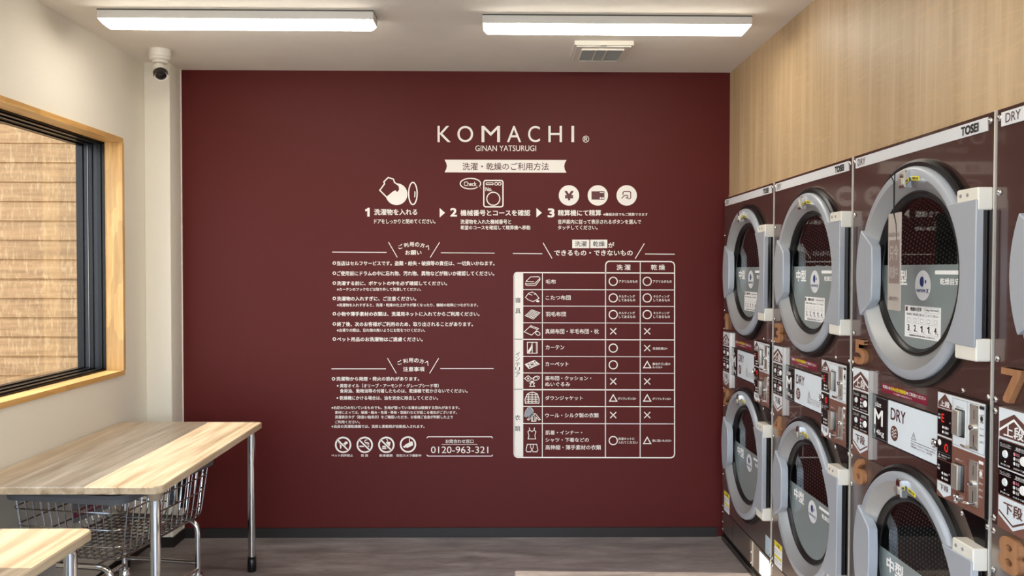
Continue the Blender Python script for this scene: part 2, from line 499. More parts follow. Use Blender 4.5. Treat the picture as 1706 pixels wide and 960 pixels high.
# unseen front wall behind the camera, added with unglazed openings for sky light
openings = [(-1.90, -0.95, 0.10, 2.35), (-0.89, 0.20, 0.10, 2.35), (0.26, 1.25, 0.10, 2.35)]
xs = sorted({-2.2, 2.0} | {o[0] for o in openings} | {o[1] for o in openings})
zs = sorted({0.0, ZC} | {o[2] for o in openings} | {o[3] for o in openings})
m = MB()
for i in range(len(xs)-1):
    for j in range(len(zs)-1):
        cx, cz = (xs[i]+xs[i+1])/2, (zs[j]+zs[j+1])/2
        if not any(o[0] < cx < o[1] and o[2] < cz < o[3] for o in openings):
            m.box(xs[i], xs[i+1], YF - 0.02, YF, zs[j], zs[j+1], 'facade_white')
struct(m.build('wall_front'))
# baseboards
m = MB(); m.box(PILX, 1.30, D - 0.009, D, 0, 0.058, 'dark_base'); struct(m.build('baseboard_back'))
m = MB(); m.box(XL, XL + 0.009, YF, PILY, 0, 0.058, 'dark_base')
m.box(XL + 0.009, PILX + 0.009, PILY - 0.009, PILY, 0, 0.058, 'dark_base')
m.box(PILX, PILX + 0.009, PILY, D - 0.009, 0, 0.058, 'dark_base'); struct(m.build('baseboard_left'))
# window: timber lining, black frame, glass
win = bpy.data.objects.new('window_1', None); COL.objects.link(win); win.location = (XL, 3.0, WZ0); struct(win, 'wide black-framed window in the left wall with a pale timber lining', 'window')
wx = lambda x0, x1, y0, y1, z0, z1, mat, mb: mb.box(x0 - XL, x1 - XL, y0 - 3.0, y1 - 3.0, z0 - WZ0, z1 - WZ0, mat)
CT = 0.025
X0, X1 = XL - 0.086, XL + 0.010
m = MB(); wx(X0, X1, WY0, WY1, WZ0 - 0.008, WZ0 + CT - 0.008, 'pine_casing', m); m.build('sill', win)
m = MB(); wx(X0, X1, WY0, WY1, WZ1 - CT + 0.010, WZ1 + 0.010, 'pine_casing', m); m.build('head_lining', win)
m = MB()
for y0, y1 in ((WY1 - CT + 0.008, WY1 + 0.008), (WY0 - 0.008, WY0 + CT - 0.008)):
    wx(X0, X1, y0, y1, WZ0 + CT - 0.008, WZ1 - CT + 0.010, 'pine_jamb', m)
m.build('jamb_lining', win)
iy0, iy1, iz0, iz1 = WY0 + CT - 0.008, WY1 - CT + 0.008, WZ0 + CT - 0.008, WZ1 - CT + 0.010
def frame_ring(mb, xa, xb, inner, outer, mat, bot=None):
    """rectangular ring of section (outer..inner) inset from the lining"""
    bo, bi = (outer, inner) if bot is None else bot
    wx(xa, xb, iy1 - inner, iy1 - outer, iz0 + bo, iz1 - outer, mat, mb); wx(xa, xb, iy0 + outer, iy0 + inner, iz0 + bo, iz1 - outer, mat, mb)
    wx(xa, xb, iy0 + inner, iy1 - inner, iz1 - inner, iz1 - outer, mat, mb); wx(xa, xb, iy0 + inner, iy1 - inner, iz0 + bo, iz0 + bi, mat, mb)
m = MB()
frame_ring(m, XO + 0.005, XL - 0.083, 0.006, 0.0, 'black_frame')
frame_ring(m, XL - 0.118, XL - 0.098, 0.013, 0.006, 'black_frame')
frame_ring(m, XL - 0.160, XL - 0.142, 0.016, 0.006, 'black_frame')
frame_ring(m, XO + 0.005, XL - 0.190, 0.020, 0.006, 'black_frame')
m.build('window_frame', win)
m = MB()
frame_ring(m, XL - 0.142, XL - 0.118, 0.009, 0.006, 'frame_sky_sheen'); frame_ring(m, XL - 0.190, XL - 0.160, 0.012, 0.006, 'frame_sky_sheen')
frame_ring(m, XL - 0.166, XL - 0.163, 0.0175, 0.0155, 'steel_dark')
m.build('sash', win)
m = MB(); wx(XL - 0.205, XL - 0.201, iy0 + 0.016, iy1 - 0.016, iz0 + 0.016, iz1 - 0.016, 'window_glass', m); m.build('window_pane', win)

# outside: plank-clad wall of the next wing, ground
m = MB(); SY = 6.6; ph = 0.1563
m.box(-9.0, -2.25, SY + 0.02, SY + 0.2, -0.2, 3.9, 'dark_base')
for i in range(26):
    z0 = -0.2 + i*ph
    pts = [(SY, z0 + 0.002), (SY - 0.004, z0 + 0.006), (SY - 0.004, z0 + ph - 0.012), (SY + 0.008, z0 + ph - 0.009), (SY + 0.008, z0 + ph), (SY + 0.03, z0 + ph), (SY + 0.03, z0 + 0.002)]
    k = len(pts)
    vs = [(-9.0, y, z) for y, z in pts] + [(-2.25, y, z) for y, z in pts]
    m.add(vs, [(j, (j+1) % k, k+(j+1) % k, k+j) for j in range(k)] + [tuple(reversed(range(k))), tuple(range(k, 2*k))], 'siding_wood')
struct(m.build('exterior_wall'))
m = MB(); m.box(-30, 30, -40, 12, -0.3, -0.2, 'ground_concrete'); struct(m.build('ground'))

# ------------------------------------------------------------------ ceiling: two lamps in view, two more added out of view to light the room
def lamp(x0, y0, label, L=1.245):
    W = 0.125
    t = thing('ceiling_lamp', label, 'lamp', (x0 + L/2, y0 + W/2, ZC), 0, 'linear ceiling lamps')
    h = L/2
    m = MB(); m.box(-h, h, -W/2, W/2, -0.006, 0, 'vent_dark'); m.box(-h, h, -W/2, W/2, -0.038, -0.006, 'lamp_body')
    m.box(-h + 0.001, h - 0.001, -W/2 + 0.003, W/2 - 0.003, -0.041, -0.038, 'lamp_body'); m.build('lamp_body', t)
    # diffuser: curved cross-section, ends raked inwards
    prof = [(-W/2 + 0.004, 0.0), (-W/2 + 0.007, -0.009), (-W/2 + 0.016, -0.020), (-W/2 + 0.032, -0.026), (0, -0.029), (W/2 - 0.032, -0.026), (W/2 - 0.016, -0.020), (W/2 - 0.007, -0.009), (W/2 - 0.004, 0.0)]
    vs = []; k = len(prof)
    for sgn in (-1, 1):
        for y, z in prof: vs.append((sgn*(h - 0.002 + z*0.8), y, -0.041 + z))
    m = MB(); m.add(vs, [(i, k+i, k+i+1, i+1) for i in range(k-1)], 'lamp_glow', True)
    m.build('diffuser', t)
    for q, fc in ((vs[:k], tuple(range(k))), (vs[k:], tuple(reversed(range(k))))):
        e = MB(); e.add(q, [fc], 'lamp_end'); e.build('end_cap', t)
    return t
lamp(-1.826, 3.705, 'long white linear ceiling lamp nearer the window and the security camera')
lamp(-0.088, 3.748, 'long white linear ceiling lamp in front of the square vent, nearer the oak panel')
lamp(-1.826, 1.45, 'long white ceiling lamp added out of view to light the window side')
lamp(-0.088, 1.45, 'long white ceiling lamp added out of view to light the dryer side')

# vent
t = thing('ceiling_vent', 'square white ceiling vent with three-part grey louvre', 'vent', (0.527, 4.335, ZC))
a, b = 0.152, 0.165
m = MB(lambda u, v, n: (u, v, -n))
m.prism(list(reversed(rrect(-a, a, -b, b, 0.004, 2))), 0, 0.022, 'plastic_white')
m.build('frame', t)
m = MB(); m.box(-a + 0.012, a - 0.012, -b + 0.012, b - 0.012, -0.028, -0.022, 'plastic_white')
m.box(-0.018, 0.012, -b + 0.002, -b + 0.010, -0.026, -0.022, 'vent_grey'); m.build('cover', t)
m = MB(); m.box(-0.106, 0.106, -0.11, 0.10, -0.0295, -0.028, 'vent_dark')
for i in range(15):
    y = -0.105 + i*0.0142
    m.add([(-0.105, y, -0.029), (0.105, y, -0.029), (0.105, y + 0.009, -0.035), (-0.105, y + 0.009, -0.035)], [(0, 1, 2, 3)], 'vent_grey')
m.build('louvre', t)
m = MB()
for x in (-0.036, 0.020): m.box(x - 0.003, x + 0.003, -0.112, 0.102, -0.037, -0.028, 'plastic_white')
for y in (-0.113, 0.103): m.box(-0.109, 0.109, y - 0.003, y + 0.003, -0.036, -0.028, 'plastic_white')
for x in (-0.108, 0.108): m.box(x - 0.003, x + 0.003, -0.112, 0.102, -0.036, -0.028, 'plastic_white')
m.build('louvre_frame', t)

# security camera
t = thing('security_camera', 'white bullet security camera hanging from the ceiling in the corner by the pilaster', 'camera', (-1.83, 4.395, ZC))
m = MB()
def vlathe(mb, prof, mat, seg=32):
    mb.lathe(prof, 0, 0, mat, seg)
vlathe(m, [(0.0001, 0), (0.058, 0), (0.058, -0.036), (0.056, -0.040), (0.0001, -0.040)], 'plastic_white'); m.build('junction_box', t)
m = MB(); vlathe(m, [(0.056, -0.041), (0.0565, -0.052), (0.050, -0.058), (0.040, -0.060), (0.038, -0.070), (0.0001, -0.072)], 'plastic_white'); m.build('mount_plate', t)
m = MB(); m.tube([(0.002, -0.002, -0.070), (0.003, -0.003, -0.080), (0.0, 0.002, -0.096)], [0.013, 0.010, 0.014], 'plastic_white'); m.build('swivel_neck', t)
ax = Vector((0.36, -0.58, -0.72)).normalized(); c0 = Vector((-0.010, 0.012, -0.088))
e1 = ax.cross(Vector((0, 0, 1))).normalized(); e2 = e1.cross(ax)
def fr_cam(u, v, n): return tuple(c0 + e1*u + e2*v + ax*n)
m = MB(fr_cam); m.lathe([(0.0001, -0.012), (0.024, -0.008), (0.031, 0.004), (0.034, 0.02), (0.035, 0.075), (0.034, 0.080), (0.029, 0.080), (0.0285, 0.074)], 0, 0, 'plastic_white', 32); m.build('housing', t)
m = MB(fr_cam); m.lathe([(0.0287, 0.074), (0.020, 0.0745), (0.018, 0.076), (0.012, 0.0765), (0.0001, 0.077)], 0, 0, 'cam_black', 32); m.build('lens_window', t, label='black lens window')
m = MB(fr_cam); A = circ(0, 0, 0.0385, 20, radians(0), radians(150)); B = circ(0, 0, 0.0358, 20, radians(0), radians(150)); k = len(A)
vs = [(p[0], p[1], n) for n in (0.058, 0.092) for p in A + B]
q = 2*k
fs = []
for i in range(k-1): fs += [(i, i+1, q+i+1, q+i), (k+i+1, k+i, q+k+i, q+k+i+1), (q+i, q+i+1, q+k+i+1, q+k+i), (i+1, i, k+i, k+i+1)]
fs += [(0, q, q+k, k), (k-1, 2*k-1, q+2*k-1, q+k-1)]
m.add(vs, fs, 'cam_black', True); m.build('sun_visor', t, label='black sun visor')

# ------------------------------------------------------------------ printing on the red wall
_H = (0.0035174254960341745, 5.6669449762197614e-06, -2.938989705977848, -8.981733109925116e-06, -0.003541870312017803, 3.1768105897182384, -9.814489091619985e-06, -1.562134050641918e-05)
def sheet(px, py):
    """drawing-sheet units of the wall print -> metres across and up the wall"""
    d = _H[6]*px + _H[7]*py + 1
    return ((_H[0]*px + _H[1]*py + _H[2])/d, (_H[3]*px + _H[4]*py + _H[5])/d)
def fr_sheet(u, v, n):
    x, z = sheet(u, -v)
    return (x, D - 0.0008 - n, z)
class Sheet:
    """a piece of wall print measured on an enlargement: x = ox + a/s, y = oy + b/s"""
    def __init__(s, ox, oy, sc):
        s.ox, s.oy, s.s = ox, oy, sc
    def p(s, a, b): return (s.ox + a/s.s, -(s.oy + b/s.s))
    def pts(s, l): return [s.p(*q) for q in l]
    def text(s, mb, body, a0, a1, b0, b1, mat='vinyl_white', n=0.0, bold=0.012, rot=0.0):
        p0 = s.p(a0, b1); p1 = s.p(a1, b0)
        mb.text(body, p0[0], p1[0], p0[1], p1[1], n, mat, bold, rot)
    def line(s, mb, l, wd, mat='vinyl_white', n=0.0, closed=False): mb.stroke(s.pts(l), wd/s.s, n, mat, closed)
    def disc(s, mb, a, b, r, mat='vinyl_white', n=0.0): c = s.p(a, b); mb.poly(circ(c[0], c[1], r/s.s, 32), n, mat)
    def ring(s, mb, a, b, r, wd, mat='vinyl_white', n=0.0): c = s.p(a, b); mb.ring(c[0], c[1], r/s.s - wd/s.s/2, r/s.s + wd/s.s/2, n, mat, 36)
    def fill(s, mb, l, mat='vinyl_white', n=0.0):
        P = s.pts(l)
        mb.poly(P, n, mat)
    def rr(s, mb, a0, a1, b0, b1, r, wd, mat='vinyl_white', n=0.0):
        p0 = s.p(a0, b1); p1 = s.p(a1, b0); mb.stroke(rrect(p0[0], p1[0], p0[1], p1[1], r/s.s, 5), wd/s.s, n, mat, True)
N1 = 0.0006
def wall_thing(name, label, px, py, group=None):
    x, z = sheet(px, py)
    t = thing(name, label, 'wall sign', (x, D, z), 0, group)
    return t
def wmesh(mb, name, t, label=None):
    me = mb.mesh(name)
    off = Vector(t.location)
    for v in me.vertices: v.co -= off
    return obj(name, me, t, None, label)

A = Sheet(600, 190, 3.412)
t = wall_thing('shop_name_lettering', 'large thin white Latin capitals with a smaller name line, topmost print on the red wall', 850, 225)
m = MB(fr_sheet)
for ch, a0, a1 in (('K', 440, 515), ('O', 553, 642), ('M', 690, 795), ('A', 835, 915), ('C', 955, 1022), ('H', 1070, 1147), ('I', 1201, 1216)):
    m = MB(fr_sheet); A.text(m, ch, a0, a1, 68, 160, bold=0.0); wmesh(m, 'letter', t)
m = MB(fr_sheet); A.text(m, '®', 1264, 1302, 123, 163, bold=0.005); wmesh(m, 'registered_mark', t)
m = MB(fr_sheet); A.text(m, 'GINAN YATSURUGI', 655, 1000, 179, 211, bold=0.0); wmesh(m, 'place_name', t)

t = wall_thing('heading_banner', 'white ribbon banner with dark red lettering under the large capitals', 842, 277)
m = MB(fr_sheet); A.fill(m, [(480, 332), (490, 312), (493, 296), (490, 280), (480, 260), (1173, 262), (1163, 280), (1160, 298), (1163, 316), (1173, 334)]); wmesh(m, 'banner', t)
m = MB(fr_sheet); A.text(m, '洗濯・乾燥のご利用方法', 582, 1072, 277, 320, 'vinyl_red', N1, 0.008); wmesh(m, 'heading', t, 'dark red heading')

# step 1
t = wall_thing('instruction_step', 'white first step print, a shirt going into a drum, numbered 1', 655, 340, 'numbered washing steps')
m = MB(fr_sheet); A.disc(m, 207, 456, 62)
shirt = [(112, 434), (139, 397), (135, 386), (160, 361), (190, 371), (195, 388), (222, 408), (226, 430), (212, 450), (200, 438), (188, 444), (152, 474)]
A.fill(m, shirt, 'red_paint', N1); A.line(m, shirt, 7, 'vinyl_white', 2*N1, True)
e = A.p(300, 452); m.stroke(ell(e[0], e[1], 24/3.412, 63/3.412, 36), 7/3.412, N1, 'vinyl_white', True)
m.poly(ell(e[0], e[1], 20.5/3.412, 59.5/3.412, 36), N1*0.5, 'red_paint')
A.line(m, [(311, 440), (312, 455), (310, 474)], 6, 'vinyl_white', 2*N1); wmesh(m, 'icon', t)
m = MB(fr_sheet); A.text(m, '1', 29, 54, 533, 583, bold=0.025); wmesh(m, 'numeral', t)
m = MB(fr_sheet); A.text(m, '洗濯物を入れる', 80, 325, 540, 575, bold=0.018); wmesh(m, 'heading', t)
m = MB(fr_sheet); A.text(m, 'ドアをしっかりと閉めてください。', 80, 428, 598, 624); wmesh(m, 'caption', t)
# arrows
for a0, lab in ((452, 'small white triangle between steps 1 and 2 on the red wall'), (1002, 'small white triangle between steps 2 and 3 on the red wall')):
    t = wall_thing('arrow_mark', lab, 600 + (a0+15)/3.412, 190 + 562/3.412, 'triangles between the steps')
    m = MB(fr_sheet); A.fill(m, [(a0, 588), (a0 + 31, 562), (a0, 535)]); wmesh(m, 'triangle', t)
# step 2
t = wall_thing('instruction_step', 'white second step print, a washing machine outline with a Check bubble', 822, 340, 'numbered washing steps')
m = MB(fr_sheet)
e = A.p(627, 396)
arc = ell(e[0], e[1], 58/3.412, 30/3.412, 44)
bub = [p for i, p in enumerate(arc) if not 37 <= i <= 40]
i0 = 37
bub = arc[41:] + arc[:37]
m.stroke(bub + [A.p(668, 415)], 6/3.412, 0, 'vinyl_white')
m.stroke([bub[0], A.p(679, 412), A.p(692, 428), A.p(676, 408)], 5/3.412, 0, 'vinyl_white')
A.text(m, 'Check', 590, 662, 384, 410, bold=0.012)
A.rr(m, 703, 812, 378, 528, 12, 7)
A.rr(m, 716, 756, 392, 402, 2, 4); A.ring(m, 773, 397, 8, 4); A.ring(m, 793, 397, 8, 4)
A.text(m, 'No.', 712, 750, 415, 439, bold=0.02); A.ring(m, 757, 482, 37, 6)
wmesh(m, 'icon', t)
m = MB(fr_sheet); A.text(m, '2', 512, 550, 535, 583, bold=0.028); wmesh(m, 'numeral', t)
m = MB(fr_sheet); A.text(m, '機械番号とコースを確認', 570, 967, 545, 580, bold=0.018); wmesh(m, 'heading', t)
m = MB(fr_sheet); A.text(m, '洗濯物を入れた機械番号と', 570, 858, 600, 626); A.text(m, '希望のコースを確認して精算機へ移動', 570, 967, 634, 658); wmesh(m, 'caption', t)
# step 3
t = wall_thing('instruction_step', 'white third step print with three round payment symbols', 995, 340, 'numbered washing steps')
m = MB(fr_sheet); A.disc(m, 1187, 463, 58); A.text(m, '¥', 1162, 1213, 437, 491, 'vinyl_red', N1, 0.03); wmesh(m, 'coin_icon', t)
m = MB(fr_sheet); A.disc(m, 1351, 463, 58); A.fill(m, [(1315, 487), (1388, 487), (1388, 440), (1315, 440)], 'vinyl_red', N1)
A.fill(m, [(1362, 484), (1372, 484), (1372, 474), (1362, 474)], 'vinyl_white', 2*N1); A.fill(m, [(1376, 484), (1385, 484), (1385, 474), (1376, 474)], 'vinyl_white', 2*N1)
A.fill(m, [(1362, 449), (1384, 449), (1384, 445), (1362, 445)], 'vinyl_white', 2*N1); wmesh(m, 'card_icon', t)
m = MB(fr_sheet); A.disc(m, 1515, 463, 58)
A.line(m, [(1494, 462), (1494, 446), (1500, 441), (1532, 441), (1538, 447), (1538, 476), (1532, 483), (1524, 483)], 5, 'vinyl_red', N1)
A.line(m, [(1486, 480), (1502, 464), (1516, 462), (1522, 468), (1520, 480), (1510, 474)], 5, 'vinyl_red', N1); wmesh(m, 'touch_icon', t)
m = MB(fr_sheet); A.text(m, '3', 1066, 1105, 537, 588, bold=0.028); wmesh(m, 'numeral', t)
m = MB(fr_sheet); A.text(m, '精算機にて精算', 1124, 1370, 545, 580, bold=0.018); A.text(m, '※機械本体でもご精算できます', 1382, 1635, 562, 580, bold=0.014); wmesh(m, 'heading', t)
m = MB(fr_sheet); A.text(m, '音声案内に従って表示されるボタンを選んで', 1124, 1597, 600, 626); A.text(m, 'タッチしてください。', 1124, 1350, 634, 658); wmesh(m, 'caption', t)

# notices
def part(t, name, fn, label=None):
    m = MB(fr_sheet); fn(m); return wmesh(m, name, t, label)
def heading(B, t, l1, l2, s1, s2, arcs, sub):
    m = MB(fr_sheet)
    for l in (l1, l2, s1, s2): part(t, 'rule', lambda m: B.line(m, l, 6))
    for ch, a, b, rot in arcs: B.text(m, ch, a-19, a+19, b-18, b+18, bold=0.016, rot=radians(rot))
    B.text(m, *sub, bold=0.016); wmesh(m, 'heading', t)
B = Sheet(540, 390, 5.053)
t = wall_thing('notice_text', 'upper left block of white notice text with seven ring bullets on the red wall', 688, 490, 'white notices on the red wall')
heading(B, t, [(68, 152), (526, 155)], [(983, 158), (1435, 161)], [(542, 68), (616, 197)], [(972, 70), (893, 198)],
        [('ご', 643, 106, 18), ('利', 690, 93, 9), ('用', 737, 87, 0), ('の', 783, 89, 0), ('方', 828, 95, -10), ('へ', 873, 112, -26)], ('お願い', 683, 820, 137, 176))
for a1, b0, b1, s in ((1435, 228, 266, '当店はセルフサービスです。盗難・紛失・破損等の責任は、一切負いかねます。'), (1432, 312, 352, 'ご使用前にドラムの中に忘れ物、汚れ物、異物などが無いか確認してください。'),
                     (1035, 397, 433, '洗濯する前に、ポケットの中を必ず確認してください。'), (775, 526, 563, '洗濯物の入れすぎに、ご注意ください。'),
                     (1308, 655, 692, '小物や薄手素材の衣類は、洗濯用ネットに入れてからご利用ください。'), (1253, 740, 778, '終了後、次のお客様がご利用のため、取り出されることがあります。'),
                     (830, 868, 905, 'ペット用品のお洗濯物はご遠慮ください。')):
    part(t, 'text_line', lambda m: B.text(m, s, 108, a1, b0, b1, bold=0.016)); part(t, 'bullet', lambda m: B.ring(m, 86, (b0+b1)/2 - 2, 11, 6))
for a1, b0, b1, s in ((815, 452, 480, '※カーテンのフックなどは取り外して洗濯してください。'), (1295, 584, 612, '※洗濯物を入れすぎると、洗濯・乾燥の仕上がりが悪くなったり、機械の故障につながります。'),
                     (850, 796, 825, '※お帰りの際は、忘れ物の無いようにお気をつけください。')):
    part(t, 'fine_print', lambda m: B.text(m, s, 108, a1, b0, b1, bold=0.012))
B = Sheet(540, 585, 5.053)
t = wall_thing('notice_text', 'lower left block of white caution text above the four round pictograms', 688, 655, 'white notices on the red wall')
heading(B, t, [(62, 150), (520, 150)], [(978, 148), (1427, 148)], [(533, 60), (608, 188)], [(965, 60), (888, 188)],
        [('ご', 636, 96, 18), ('利', 684, 84, 9), ('用', 730, 78, 0), ('の', 777, 80, 0), ('方', 822, 86, -10), ('へ', 867, 101, -26)], ('注意事項', 665, 845, 133, 172))
part(t, 'text_line', lambda m: B.text(m, '洗濯物から発煙・発火の恐れがあります。', 103, 800, 216, 251, bold=0.016)); part(t, 'bullet', lambda m: B.ring(m, 79, 234, 11, 6))
for a0, a1, b0, b1, s in ((133, 965, 275, 309, '美容オイル（オリーブ・アーモンド・グレープシード等）'), (133, 1208, 319, 353, '食用油、動物油等の付着したものは、乾燥機で乾かさないでください。'), (131, 960, 378, 412, '乾燥機にかける場合は、油を完全に除去してください。')):
    part(t, 'text_line', lambda m: B.text(m, s, a0, a1, b0, b1))
for q in ((115, 293), (112, 396)): part(t, 'bullet', lambda m: B.disc(m, q[0], q[1], 7))
for a0, a1, b0, b1, s in ((62, 1140, 464, 490, '※右記の〇の付いているものでも、生地が弱っている場合は破損する恐れがあります。'), (92, 1118, 503, 530, '素材によっては、破損・縮み・色落・移染・型崩れなどが起こる場合がございます。'),
                         (92, 1085, 542, 570, '洗濯表示タグ（取扱い絵表示）をご確認いただき、お客様ご自身が判断した上で'), (92, 300, 584, 610, 'ご利用ください。'), (62, 845, 622, 648, '※当店の洗濯乾燥機では、洗剤と柔軟剤が自動投入されます。')):
    part(t, 'fine_print', lambda m: B.text(m, s, a0, a1, b0, b1))
# pictograms
def picto(a, b, cap, a0, a1, label, draw, slash=True):
    t = wall_thing('pictogram', label, 540 + a/5.053, 585 + b/5.053, 'round prohibition pictograms')
    m = MB(fr_sheet); B.ring(m, a, b, 62, 14); wmesh(m, 'ring', t)
    m = MB(fr_sheet); draw(m, a, b); wmesh(m, 'symbol', t)
    if slash:
        m = MB(fr_sheet); B.line(m, [(a-46, b-42), (a+43, b+45)], 22, 'red_paint', N1); B.line(m, [(a-46, b-42), (a+43, b+45)], 12, 'vinyl_white', 2*N1); wmesh(m, 'slash', t)
    m = MB(fr_sheet); B.text(m, cap, a0, a1, 868, 891); wmesh(m, 'caption', t)
def dog(m, a, b):
    B.fill(m, [(a-26, b+32), (a-16, b+32), (a-12, b+8), (a+8, b+8), (a+11, b+32), (a+21, b+32), (a+23, b-4), (a+40, b-12), (a+38, b-22), (a+28, b-28), (a+20, b-30), (a+8, b-14), (a-22, b-14), (a-38, b-26), (a-42, b-20), (a-28, b-4)])
def smoke(m, a, b):
    B.fill(m, [(a-45, b+18), (a+25, b+18), (a+25, b+7), (a-45, b+7)]); B.fill(m, [(a+29, b+18), (a+38, b+18), (a+38, b+7), (a+29, b+7)])
    B.line(m, [(a+34, b), (a+34, b-14), (a+22, b-20), (a+6, b-18), (a-2, b-28), (a+6, b-40), (a+20, b-42)], 6); B.line(m, [(a+24, b-2), (a+22, b-10), (a+8, b-10)], 5)
def food(m, a, b):
    B.fill(m, [(a+6, b+30), (a+24, b+30), (a+36, b-24), (a-2, b-24)]); B.line(m, [(a+12, b-24), (a+8, b-44), (a-2, b-48)], 5)
    B.fill(m, [(a-36, b+36), (a-2, b+36), (a-2, b+26), (a-36, b+26)]); B.fill(m, [(a-36, b+22), (a-2, b+22), (a-6, b+8), (a-32, b+8)])
def cctv(m, a, b):
    B.fill(m, [(a-44, b+18), (a-30, b+30), (a-14, b+22), (a-22, b+4)]); B.fill(m, [(a-16, b+22), (a-8, b+30), (a+44, b+6), (a+40, b-20), (a+30, b-28), (a-24, b+2)]); B.line(m, [(a+12, b-20), (a+12, b-48)], 7)
picto(160, 790, 'ペット同伴禁止', 62, 243, 'round white no-dogs pictogram, leftmost of the four', dog)
picto(342, 790, '禁 煙', 310, 370, 'round white no-smoking pictogram beside the dog one', smoke)
picto(524, 790, '飲食厳禁', 465, 577, 'round white no food or drink pictogram beside the smoking one', food)
picto(706, 787, '防犯カメラ撮影中', 610, 818, 'round white surveillance camera pictogram without a slash', cctv, False)
# phone
t = wall_thing('hotline_panel', 'white bracketed telephone number print beside the pictograms', 765, 744)
for l, w_ in (([(864, 734), (874, 722), (1410, 722), (1419, 734)], 7), ([(864, 874), (874, 885), (1410, 885), (1419, 874)], 7), ([(990, 786), (1290, 786)], 3)): part(t, 'rule', lambda m: B.line(m, l, w_))
m = MB(fr_sheet); B.text(m, 'お問合わせ窓口', 1022, 1257, 744, 776, bold=0.008); wmesh(m, 'caption', t)
m = MB(fr_sheet); B.text(m, '0120-963-321', 900, 1382, 804, 860, bold=0.0); wmesh(m, 'phone_number', t)

# chart
B = Sheet(840, 390, 4.57)
t = wall_thing('chart_heading', 'white heading over the chart with two boxed words and slanted rules', 990, 413)
for x0, s in ((518, '洗濯'), (655, '乾燥')):
    wb = part(t, 'word_box', lambda m: (B.fill(m, [(x0, 108), (x0+130, 108), (x0+130, 43), (x0, 43)]), B.text(m, s, x0+20, x0+110, 55, 95, 'vinyl_dark', N1, 0.008)), 'white box with a dark word')
m = MB(fr_sheet); B.text(m, 'が', 792, 838, 63, 105, bold=0.016); B.text(m, 'できるもの・できないもの', 380, 978, 122, 165, bold=0.016); wmesh(m, 'heading', t)
m = MB(fr_sheet); 
for l in ([(66, 148), (290, 150)], [(1072, 152), (1298, 154)], [(296, 68), (364, 186)], [(1067, 72), (997, 188)]): part(t, 'rule', lambda m: B.line(m, l, 6))

t = wall_thing('laundry_chart', 'large white ruled chart of laundry items with circles, crosses and triangles', 990, 600)
P = Sheet(0, 0, 1.0)
rows = [455.0, 482.8, 510.3, 538.2, 566.0, 594.2, 621.8, 649.6, 677.5, 706.0, 762.5]
xl, x1, x2, x3, x4, x5 = 855.6, 871.6, 903.6, 1008.8, 1066.6, 1123.9
m = MB(fr_sheet)
P.line(m, [(xl + 0.8, 757), (xl + 0.8, 460), (xl + 2, 456), (xl + 5, 454.2), (x5 - 1, 455.2)], 1.9)
P.line(m, [(xl + 0.8, 756), (xl + 2, 760), (xl + 6, 762.3), (1118, 762.9), (1122, 761), (x5, 757), (x5, 442), (1122, 438), (1118, 436), (1014, 435.4), (1010.5, 437.5), (x3 + 0.2, 441), (x3 + 0.2, 456)], 1.9)
for x, wd, y0 in ((x2, 1.2, 455), (x3, 1.5, 455), (x4, 1.4, 436)): P.line(m, [(x, y0), (x - 0.2, 762.5)], wd)
for i, y in enumerate(rows[1:-1], 1): P.line(m, [(x1, y - 0.25), (x5, y + 0.45)], 1.9 if i in (4, 7) else 1.2)
wmesh(m, 'grid', t)
m = MB(fr_sheet); P.fill(m, [(xl + 5, 761.6), (x1, 762), (x1, 455), (xl + 5, 455), (xl + 1, 459), (xl + 1, 757)]); wmesh(m, 'category_column', t)
m = MB(fr_sheet)
P.line(m, [(xl + 1, rows[4] - 0.8), (x1 - 1, rows[4] - 0.8)], 1.0, 'vinyl_dark', N1); P.line(m, [(xl + 1, rows[7] - 0.8), (x1 - 1, rows[7] - 0.8)], 1.0, 'vinyl_dark', N1)
for ch, x, y, h in (('寝', 862.8, 500.5, 9), ('具', 862.8, 518.5, 9), ('イ', 862.4, 590.2, 7.5), ('ン', 862.4, 598.2, 7), ('テ', 862.4, 607, 7.5), ('リ', 862.4, 615.6, 7.5), ('ア', 862.4, 624.6, 7.5), ('衣', 862.3, 696, 9), ('類', 862.2, 714.3, 9)):
    P.text(m, ch, x - h/2, x + h/2, y - h/2, y + h/2, 'vinyl_dark', N1, 0.004)
wmesh(m, 'category_names', t, 'dark category names')
for c1, c2, x0 in (('洗', '濯', 855), ('乾', '燥', 1117)): part(t, 'column_head', lambda m: (B.text(m, c1, x0, x0+47, 233, 275, bold=0.014), B.text(m, c2, x0+60, x0+107, 233, 275, bold=0.014)))
E2 = Sheet(840, 560, 4.467)
for S, s, a0, a1, b0, b1 in ((B, '毛布', 316, 393, 346, 380), (B, 'こたつ布団', 316, 506, 467, 502), (B, '羽毛布団', 316, 470, 592, 628), (B, '真綿布団・羊毛布団・枕', 313, 720, 723, 760), (B, 'カーテン', 316, 458, 846, 880),
        (E2, 'カーペット', 307, 478, 192, 226), (E2, '座布団・クッション・', 305, 648, 297, 330), (E2, 'ぬいぐるみ', 305, 490, 342, 375), (E2, 'ダウンジャケット', 305, 585, 446, 478), (E2, 'ウール・シルク製の衣類', 305, 703, 573, 608),
        (E2, '肌着・インナー・', 307, 580, 702, 735), (E2, 'シャツ・下着などの', 307, 630, 757, 790), (E2, '高伸縮・薄手素材の衣類', 307, 720, 811, 847)):
    part(t, 'item_name', lambda m: S.text(m, s, a0, a1, b0, b1, bold=0.010))
def mid(i): return (rows[i] + rows[i+1])/2
def O(m, x, i): P.ring(m, x, mid(i), 6.8, 1.7)
def X(m, x, i):
    y = mid(i); P.line(m, [(x-5, y-5), (x+5, y+5)], 1.7); P.line(m, [(x-5, y+5), (x+5, y-5)], 1.7)
